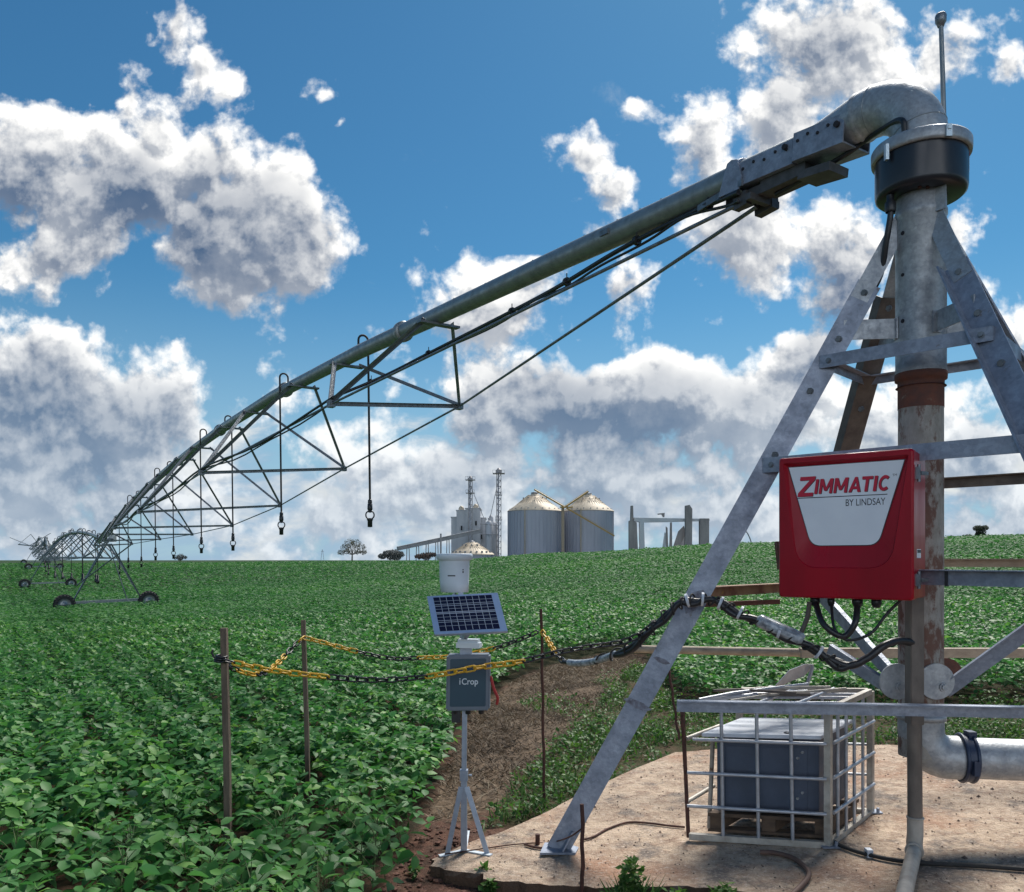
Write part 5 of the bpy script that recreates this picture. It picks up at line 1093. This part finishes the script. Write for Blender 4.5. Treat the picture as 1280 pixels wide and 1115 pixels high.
# ============================================================ crop and weeds
def leafmat(name,c1,c2,c3,under,rough=.42,trans=.25):
    m=bpy.data.materials.new(name); m.use_nodes=True; nt=m.node_tree; b=nt.nodes['Principled BSDF']; L=nt.links.new; out=nt.nodes['Material Output']
    at=nt.nodes.new('ShaderNodeAttribute'); at.attribute_name='tone'
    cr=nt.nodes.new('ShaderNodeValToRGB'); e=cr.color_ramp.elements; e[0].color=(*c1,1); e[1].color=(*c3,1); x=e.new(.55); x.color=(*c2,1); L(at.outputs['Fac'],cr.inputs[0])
    geo=nt.nodes.new('ShaderNodeNewGeometry'); mx=nt.nodes.new('ShaderNodeMix'); mx.data_type='RGBA'; L(geo.outputs['Backfacing'],mx.inputs[0]); L(cr.outputs[0],mx.inputs[6]); mx.inputs[7].default_value=(*under,1)
    L(mx.outputs[2],b.inputs['Base Color']); b.inputs['Roughness'].default_value=rough; b.inputs['Specular IOR Level'].default_value=.22
    tr=nt.nodes.new('ShaderNodeBsdfTranslucent'); hs=nt.nodes.new('ShaderNodeHueSaturation'); hs.inputs['Value'].default_value=1.5; hs.inputs['Saturation'].default_value=1.15; L(cr.outputs[0],hs.inputs['Color']); L(hs.outputs[0],tr.inputs[0])
    ms=nt.nodes.new('ShaderNodeMixShader'); ms.inputs[0].default_value=trans; L(b.outputs[0],ms.inputs[1]); L(tr.outputs[0],ms.inputs[2]); L(ms.outputs[0],out.inputs[0]); return m
soy_leaf=leafmat('soybean_leaf',(.028,.098,.029),(.066,.192,.050),(.18,.335,.08),(.16,.25,.16),.5,.30)
soy_far=leafmat('distant_soybean_leaf',(.024,.088,.030),(.058,.168,.050),(.12,.26,.072),(.07,.165,.065),.65,.28)
soy_stem=mat('soybean_stem',(.10,.14,.045),.7,0,(.07,.10,.035),20)
weed_leaf=leafmat('weed_leaf',(.025,.07,.018),(.05,.125,.028),(.11,.20,.04),(.14,.2,.09),.5,.3)
dry_leaf=leafmat('dry_grass_blade',(.06,.045,.033),(.14,.105,.075),(.27,.22,.155),(.15,.115,.08),.8,.1)
HI_V=np.array([(0,0,0),(.28,-.27,.055),(.62,-.27,.06),(1,0,-.10),(.62,.27,.06),(.28,.27,.055),(.3,0,0),(.66,0,-.015)],float)
HI_F=[(0,1,6),(1,2,7,6),(2,3,7),(0,6,5),(6,7,4,5),(7,3,4)]
LO_V=np.array([(0,0,0),(.48,-.31,.05),(1,0,-.08),(.48,.31,.05)],float); LO_F=[(0,1,2),(0,2,3)]
GR_V=np.array([(0,-.04,0),(.5,-.035,.03),(1,0,-.1),(.5,.035,.03),(0,.04,0)],float); GR_F=[(0,1,3,4),(1,2,3)]
def leaf_mesh(name,sets,mt):
    """sets: list of (template V, F, pos(N,3), yaw, pitch, roll, size, tone)"""
    VV=[];FL=[];LT=[];TO=[];off=0
    for TV,TF,pos,yaw,pit,rol,size,tone in sets:
        n=len(pos)
        if n==0: continue
        cy,sy=np.cos(yaw),np.sin(yaw); cp,sp_=np.cos(pit),np.sin(pit); cr_,sr=np.cos(rol),np.sin(rol)
        X=np.stack([cy*cp,sy*cp,sp_],-1); Yv=np.stack([-sy,cy,0*cy],-1); Zv=np.cross(X,Yv)
        Y2=Yv*cr_[:,None]+Zv*sr[:,None]; Z2=-Yv*sr[:,None]+Zv*cr_[:,None]
        v=pos[:,None,:]+size[:,None,None]*(TV[None,:,0:1]*X[:,None,:]+TV[None,:,1:2]*Y2[:,None,:]+TV[None,:,2:3]*Z2[:,None,:])
        k=len(TV); VV.append(v.reshape(-1,3)); TO.append(np.repeat(tone,k))
        base=off+np.arange(n)[:,None]*k
        # keep faces of one leaf together
        idx=np.concatenate([base+np.array(f)[None,:] for f in TF],1); FL.append(idx.reshape(-1)); LT.append(np.tile([len(f) for f in TF],n)); off+=n*k
    V_=np.concatenate(VV).astype(np.float32); FL=np.concatenate(FL).astype(np.int32); LT=np.concatenate(LT).astype(np.int32); LS=np.concatenate([[0],np.cumsum(LT)[:-1]]).astype(np.int32)
    me=bpy.data.meshes.new(name); me.vertices.add(len(V_)); me.vertices.foreach_set('co',V_.reshape(-1)); me.loops.add(len(FL)); me.loops.foreach_set('vertex_index',FL); me.polygons.add(len(LT)); me.polygons.foreach_set('loop_start',LS); me.polygons.foreach_set('loop_total',LT)
    me.polygons.foreach_set('use_smooth',np.ones(len(LT),bool))
    a=me.attributes.new('tone','FLOAT','POINT'); a.data.foreach_set('value',np.concatenate(TO).astype(np.float32)); me.materials.append(mt); me.update(calc_edges=True); return me
def trifoliate(pos,size,spread=.35,pitch=.1):
    """three leaflets round each petiole tip -> leaf arrays"""
    n=len(pos); yaw0=rng.uniform(0,2*np.pi,n); tp=rng.normal(0,.30,n); P_=[];Yw=[];Pt=[];Rl=[];Sz=[]
    for k,a in enumerate((0,1.75,-1.75)):
        yw=yaw0+a+rng.normal(0,.2,n); P_.append(pos+np.stack([np.cos(yw),np.sin(yw),0*yw],-1)*(size*.12)[:,None]); Yw.append(yw); Pt.append(-pitch+tp*np.cos(a)+rng.normal(0,.30,n)); Rl.append(rng.normal(0,.38,n)+tp*np.sin(a)); Sz.append(size*(1.08 if k==0 else .95)*rng.uniform(.85,1.15,n))
    return np.concatenate(P_),np.concatenate(Yw),np.concatenate(Pt),np.concatenate(Rl),np.concatenate(Sz)
RDIR=np.array([-.53,.848]); RPER=np.array([.848,.53])
def sample_zone(n,r0,r1,a0,a1):
    r=np.sqrt(rng.uniform(r0*r0,r1*r1,n)); a=rng.uniform(a0,a1,n); return r*np.sin(a),r*np.cos(a),r
def to_rows(x,y,sp_,sig):
    s=x*RPER[0]+y*RPER[1]; k=np.round(s/sp_); ds=rng.normal(0,sig,len(x)); t=x*RDIR[0]+y*RDIR[1]; s2=k*sp_+ds; return s2*RPER[0]+t*RDIR[0],s2*RPER[1]+t*RDIR[1],ds
def patchn(x,y,f): return .5*np.sin(x*f+1.3*np.sin(y*f*.7))+.5*np.sin(y*f*1.1+1.7*np.sin(x*f*.6+2))
NEARR=6.1
def trampled(x,y):   # thin spots where the two stakes were driven in
    t=np.zeros(np.shape(x),bool)
    for (ax_,ay_,bx_,by_,r_) in((-1.93,5.60,-1.66,4.85,.15),(-1.74,7.0,-1.52,6.15,.13)):
        k=np.clip(((x-ax_)*(bx_-ax_)+(y-ay_)*(by_-ay_))/((bx_-ax_)**2+(by_-ay_)**2),0,1); t=t|(np.hypot(x-ax_-k*(bx_-ax_),y-ay_-k*(by_-ay_))<r_)
    return t
def crop():
    sets=[]
    A0,A1=-.74,.86
    def zone(n,r0,r1,L0,sig,rowsp,hi,tri,hmul=1.0):
        x,y,r=sample_zone(n,r0,r1,A0,A1); x,y,ds=to_rows(x,y,rowsp,sig); r=np.hypot(x,y)
        ok=~inpoly(x,y,CLEAR)&(r>=r0*.98); ok&=~((r<NEARR)&(x<1.0)); ok&=~trampled(x,y); x,y,ds,r=x[ok],y[ok],ds[ok],r[ok]
        n=len(x); g=ground(x,y); hn=1+.13*patchn(x,y,1.1)+.08*patchn(x,y,3.3)
        H=.50*hn*hmul*(1-.30*np.minimum(1,(ds/(rowsp*.5))**2)); z=g+H*(1-.62*rng.random(n)**1.9)
        size=L0*rng.uniform(.7,1.25,n)*(1 if r0>6.5 else 1)
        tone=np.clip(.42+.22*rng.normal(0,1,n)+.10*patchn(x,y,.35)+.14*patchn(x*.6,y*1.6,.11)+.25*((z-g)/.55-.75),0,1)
        pos=np.stack([x,y,z],-1)
        if tri:
            P_,Yw,Pt,Rl,Sz=trifoliate(pos,size); tone=np.tile(tone,3)+rng.normal(0,.05,3*n)
            sets.append((HI_V if hi else LO_V,HI_F if hi else LO_F,P_,Yw,Pt,Rl,Sz,np.clip(tone,0,1)))
        else:
            sets.append((LO_V,LO_F,pos,rng.uniform(0,2*np.pi,n),rng.normal(-.03,.42 if r0<28 else .24,n),rng.normal(0,.42 if r0<28 else .24,n),size,tone))
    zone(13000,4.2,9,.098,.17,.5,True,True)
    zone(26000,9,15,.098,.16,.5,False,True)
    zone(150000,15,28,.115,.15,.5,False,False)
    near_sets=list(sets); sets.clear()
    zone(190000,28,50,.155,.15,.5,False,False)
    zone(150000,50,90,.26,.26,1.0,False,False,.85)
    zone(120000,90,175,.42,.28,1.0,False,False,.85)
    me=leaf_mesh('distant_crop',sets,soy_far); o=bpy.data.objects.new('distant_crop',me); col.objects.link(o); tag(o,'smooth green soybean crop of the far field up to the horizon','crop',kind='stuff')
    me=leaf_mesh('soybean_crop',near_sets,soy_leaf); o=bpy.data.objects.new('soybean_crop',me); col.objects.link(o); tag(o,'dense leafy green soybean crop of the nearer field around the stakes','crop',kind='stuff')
crop()
# nearest plants one by one
def plant_variant(i):
    rs=np.random.default_rng(100+i); nt_=rs.integers(13,18); H=rs.uniform(.46,.60); ang=np.arange(nt_)*2.4+rs.uniform(0,6); hz=np.linspace(.22,1,nt_)**.8
    rad=(.07+.13*np.sin(np.pi*np.clip(hz*.9,0,1)))*rs.uniform(.7,1.3,nt_); pos=np.stack([np.cos(ang)*rad,np.sin(ang)*rad,hz*H],-1)
    size=rs.uniform(.082,.128,nt_)*np.where(hz>.9,.7,1)
    global rng; keep=rng; rng=rs; P_,Yw,Pt,Rl,Sz=trifoliate(pos,size,pitch=.14); rng=keep
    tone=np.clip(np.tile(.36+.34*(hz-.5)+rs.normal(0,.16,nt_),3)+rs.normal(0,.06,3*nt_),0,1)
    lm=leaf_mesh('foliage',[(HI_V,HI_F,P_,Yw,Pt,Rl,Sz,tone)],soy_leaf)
    m=MB(); m.tube([(0,0,-.12),(.01,0,H*.4),(0,.008,H*.97)],[.005,.004,.002],5,False)
    for p in pos: m.tube([(0,0,max(0,p[2]-.12)),(p[0]*.5,p[1]*.5,p[2]-.05),tuple(p)],[.0028,.0022,.0016],4,False)
    me=bpy.data.meshes.new('stem'); me.from_pydata(m.v,[],m.f); me.materials.append(soy_stem); return lm,me
VARS=[plant_variant(i) for i in range(9)]
def near_plants():
    pts=[]
    def far_enough(x,y,d): return all((x-a)**2+(y-b)**2>d*d for a,b in pts)
    # edge plants first, then the block nearest to the camera
    s0=-8.0
    cand=[]
    for k in range(-30,30):
        for t in np.arange(-4,12,.15):
            s=k*.5; x=s*RPER[0]+t*RDIR[0]+rng.normal(0,.10); y=s*RPER[1]+t*RDIR[1]+rng.normal(0,.10); cand.append((x,y))
    for x,y in sorted(cand,key=lambda p:p[0]**2+p[1]**2):
        r=math.hypot(x,y)
        if x>1.0 or y<2.6 or r>NEARR+.25 or x/y<-.72: continue
        if inpoly(np.array([x]),np.array([y]),CLEAR)[0] or trampled(np.array([x]),np.array([y]))[0]: continue
        if len(pts)<260 and far_enough(x,y,.10): pts.append((x,y))
    for i,(x,y) in enumerate(pts):
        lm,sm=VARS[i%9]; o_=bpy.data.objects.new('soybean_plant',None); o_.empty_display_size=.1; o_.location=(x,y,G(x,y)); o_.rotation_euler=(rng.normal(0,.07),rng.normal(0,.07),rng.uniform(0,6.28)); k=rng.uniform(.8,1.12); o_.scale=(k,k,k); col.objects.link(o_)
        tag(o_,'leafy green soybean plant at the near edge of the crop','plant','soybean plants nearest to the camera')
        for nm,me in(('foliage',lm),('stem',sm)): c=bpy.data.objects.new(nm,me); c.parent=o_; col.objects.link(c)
near_plants()
def weeds():
    def scatter(n,polyg,fn):
        xs=[p[0] for p in polyg];ys=[p[1] for p in polyg]; x=rng.uniform(min(xs),min(max(xs),7),n); y=rng.uniform(min(ys),max(ys),n); ok=inpoly(x,y,polyg)&~inpoly(x,y,SLAB)&fn(x,y); return x[ok],y[ok]
    # dead grass
    x,y=scatter(60000,DRY,lambda x,y:patchn(x,y,2.0)+rng.normal(0,.3,len(x))>-.75); n=len(x); x2,y2=scatter(60000,GREENW,lambda x,y:rng.random(len(x))<.10)
    x4,y4=scatter(60000,CLEAR,lambda x,y:(y<7.6)&(x<1.0)&(patchn(x*1.7,y*1.7,3.1)+.5*rng.normal(0,1,len(x))>.55)); x=np.concatenate([x,x2,x4]);y=np.concatenate([y,y2,y4]); kk=rng.permutation(len(x))[:42000]; x=x[kk];y=y[kk]; n=len(x)
    tone=np.clip(.45+.25*rng.normal(0,1,n)+.25*patchn(x,y,1.6),0,1)
    me=leaf_mesh('dead_grass',[(GR_V,GR_F,np.stack([x,y,ground(x,y)+.0],-1),rng.uniform(0,6.28,n),rng.uniform(-.05,.75,n),rng.normal(0,.7,n),rng.uniform(.04,.15,n),tone)],dry_leaf)
    o=bpy.data.objects.new('dead_grass',me); col.objects.link(o); tag(o,'brown dead grass covering the bare strip behind the station','grass',kind='stuff')
    x,y=scatter(90000,GREENW,lambda x,y:patchn(x,y,2.6)+.6*patchn(x+5,y,6.1)+.3*rng.normal(0,1,len(x))>-.25); x3,y3=scatter(22000,DRY,lambda x,y:(patchn(x+3,y,1.7)>.62)); x=np.concatenate([x,x3]);y=np.concatenate([y,y3]); k=rng.permutation(len(x))[:44000]; x=x[k];y=y[k]; n=len(x); h=rng.random(n)
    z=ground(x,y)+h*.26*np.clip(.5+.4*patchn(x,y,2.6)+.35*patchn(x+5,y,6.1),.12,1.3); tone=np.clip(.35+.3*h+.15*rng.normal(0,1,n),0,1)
    hf=int(n*.68)
    sets=[(LO_V,LO_F,np.stack([x,y,z],-1)[:hf],rng.uniform(0,6.28,hf),rng.normal(0,.5,hf),rng.normal(0,.5,hf),rng.uniform(.025,.065,hf),tone[:hf]),
          (GR_V,GR_F,np.stack([x,y,ground(x,y)],-1)[hf:],rng.uniform(0,6.28,n-hf),rng.uniform(.3,1.3,n-hf),rng.normal(0,.4,n-hf),rng.uniform(.05,.19,n-hf),tone[hf:])]
    me=leaf_mesh('green_weeds',sets,weed_leaf); o=bpy.data.objects.new('green_weeds',me); col.objects.link(o); tag(o,'low green weeds and grass along the back edge of the slab','weeds',kind='stuff')
weeds()
def tuft(label,px_,py_,n,w,h,seed,onslab=False,leafy=True):
    rs=np.random.default_rng(seed); q=gp(px_,py_,-.2); x=q[0]+rs.normal(0,w*.45,n); y=q[1]+rs.normal(0,w*.3,n); z0=-.2; hh=rs.random(n)*h*np.exp(-((x-q[0])/w)**2)
    sets=[(LO_V,LO_F,np.stack([x,y,z0+hh],-1),rs.uniform(0,6.28,n),rs.normal(.1,.45,n),rs.normal(0,.45,n),rs.uniform(.03,.07,n),np.clip(.35+hh/h*.5+rs.normal(0,.12,n),0,1)),
          (GR_V,GR_F,np.stack([x,y,z0+0*x],-1)[:n//2],rs.uniform(0,6.28,n//2),rs.uniform(.7,1.45,n//2),rs.normal(0,.4,n//2),rs.uniform(.4,.85,n//2)*h,np.clip(.4+rs.normal(0,.15,n//2),0,1))]
    me=leaf_mesh('weed_tuft',sets,weed_leaf); o=bpy.data.objects.new('weed_tuft',me); col.objects.link(o); tag(o,label,'weed','weed tufts growing along the slab edge')
tuft('taller leafy weed tuft in front of the slab, right of the short rod',790,1152,420,.10,.36,1); tuft('low weed tuft at the bottom edge beside the tall tuft',850,1156,300,.13,.20,2); tuft('spreading weed tuft at the bottom edge left of the brown hose',905,1156,340,.12,.23,3)
tuft('small weed sprout at the slab corner under the station',607,1100,45,.04,.11,4); tuft('lone weed sprout at the front edge of the slab near the bottom',614,1116,60,.05,.09,5); tuft('tiny weed in the red soil left of the slab',516,1094,30,.04,.06,6); tuft('sparse weeds in the soil in front of the short rod',752,1156,110,.07,.19,7)
def clods():
    m=MB(); rs=random.Random(3)
    for k in range(1100):
        px_=rs.uniform(440,760); py_=rs.uniform(1035,1130); q=gp(px_,py_)
        if inpoly(np.array([q[0]]),np.array([q[1]]),SLAB)[0] or not inpoly(np.array([q[0]]),np.array([q[1]]),CLEAR)[0]: continue
        r=rs.uniform(.006,.03)*(.6 if rs.random()<.7 else 1); c=Vector((q[0],q[1],G(*q)+.055*mnoise.noise((q[0]*1.3,q[1]*1.3,0))+r*.2)); vs=[]
        bm=bmesh.new(); bmesh.ops.create_icosphere(bm,subdivisions=1,radius=1)
        idx={v:i for i,v in enumerate(bm.verts)}; vs=[c+Vector((v.co.x*rs.uniform(.7,1.3),v.co.y*rs.uniform(.7,1.3),v.co.z*rs.uniform(.4,.8)))*r for v in bm.verts]; fs=[tuple(idx[v] for v in f.verts) for f in bm.faces]; bm.free(); m.add(vs,fs)
    o=m.build('soil_clods',mat('soil_clod',(.15,.068,.045),.95,0,(.085,.042,.032),30,bump=.5)); tag(o,'crumbly red soil clods scattered before the slab','soil',kind='stuff')
clods()
def pebbles():
    m=MB(); rs=random.Random(5)
    for k in range(1500):
        x=rs.uniform(-.5,4.2); y=rs.uniform(4.4,8.2)
        if not inpoly(np.array([x]),np.array([y]),SLAB)[0]: continue
        r=rs.uniform(.003,.009)*(2.2 if rs.random()<.03 else 1); c=Vector((x,y,slabz(x)+.004+r*.2)); k0=rs.uniform(0,6)
        m.add([c+Vector((math.cos(k0+q*1.57)*r*rs.uniform(.6,1.3),math.sin(k0+q*1.57)*r*rs.uniform(.6,1.3),-.3*r)) for q in range(4)]+[c+Vector((0,0,r*.6))],[(0,1,4),(1,2,4),(2,3,4),(3,0,4)])
    o=m.build('slab_grit',mat('slab_grit',(.20,.14,.11),.9,0,(.10,.07,.055),25)); tag(o,'small dark grit and pebbles strewn over the slab','grit',kind='stuff')
pebbles()

def split_islands(names):
    for o in list(col.objects):
        if o.type!='MESH' or o.name.split('.')[0] not in names: continue
        me=o.data; bm=bmesh.new(); bm.from_mesh(me); bm.verts.ensure_lookup_table(); seen=set(); groups=[]
        for v in bm.verts:
            if v.index in seen: continue
            st_=[v]; seen.add(v.index); g=[]
            while st_:
                w=st_.pop(); g.append(w.index)
                for e in w.link_edges:
                    x=e.other_vert(w)
                    if x.index not in seen: seen.add(x.index); st_.append(x)
            groups.append(g)
        bm.free()
        if len(groups)<2: continue
        # pieces that touch each other (shank and head of a bolt) stay together
        bx=[]
        for g in groups:
            c=np.array([me.vertices[i].co for i in g]); bx.append([c.min(0)-.004,c.max(0)+.004,[g]])
        merged=True
        while merged:
            merged=False
            for i in range(len(bx)):
                for j in range(i+1,len(bx)):
                    if (bx[i][0]<=bx[j][1]).all() and (bx[j][0]<=bx[i][1]).all():
                        bx[i]=[np.minimum(bx[i][0],bx[j][0]),np.maximum(bx[i][1],bx[j][1]),bx[i][2]+bx[j][2]]; bx.pop(j); merged=True; break
                if merged: break
        if len(bx)<2: continue
        owner={}
        for k,b in enumerate(bx):
            for g in b[2]:
                for i in g: owner[i]=k
        polys=[[] for _ in bx]
        for p in me.polygons: polys[owner[p.vertices[0]]].append(p)
        base=o.name.split('.')[0]
        for k,pl in enumerate(polys):
            idx=sorted({i for p in pl for i in p.vertices}); mp_={i:n for n,i in enumerate(idx)}
            m2=bpy.data.meshes.new(base); m2.from_pydata([tuple(me.vertices[i].co) for i in idx],[],[tuple(mp_[i] for i in p.vertices) for p in pl])
            for mt in me.materials: m2.materials.append(mt)
            m2.polygons.foreach_set('use_smooth',[p.use_smooth for p in pl]); m2.update()
            if k==0: o.data=m2
            else: c=bpy.data.objects.new(base,m2); c.parent=o.parent; col.objects.link(c)
split_islands({'bolt','bolt_hole','latch','clear_tape','cable_tie','pale_tie','cable_gland','node_plate','pipe_fitting','window','torn_sticker','hose_clamp','vent_dome'})
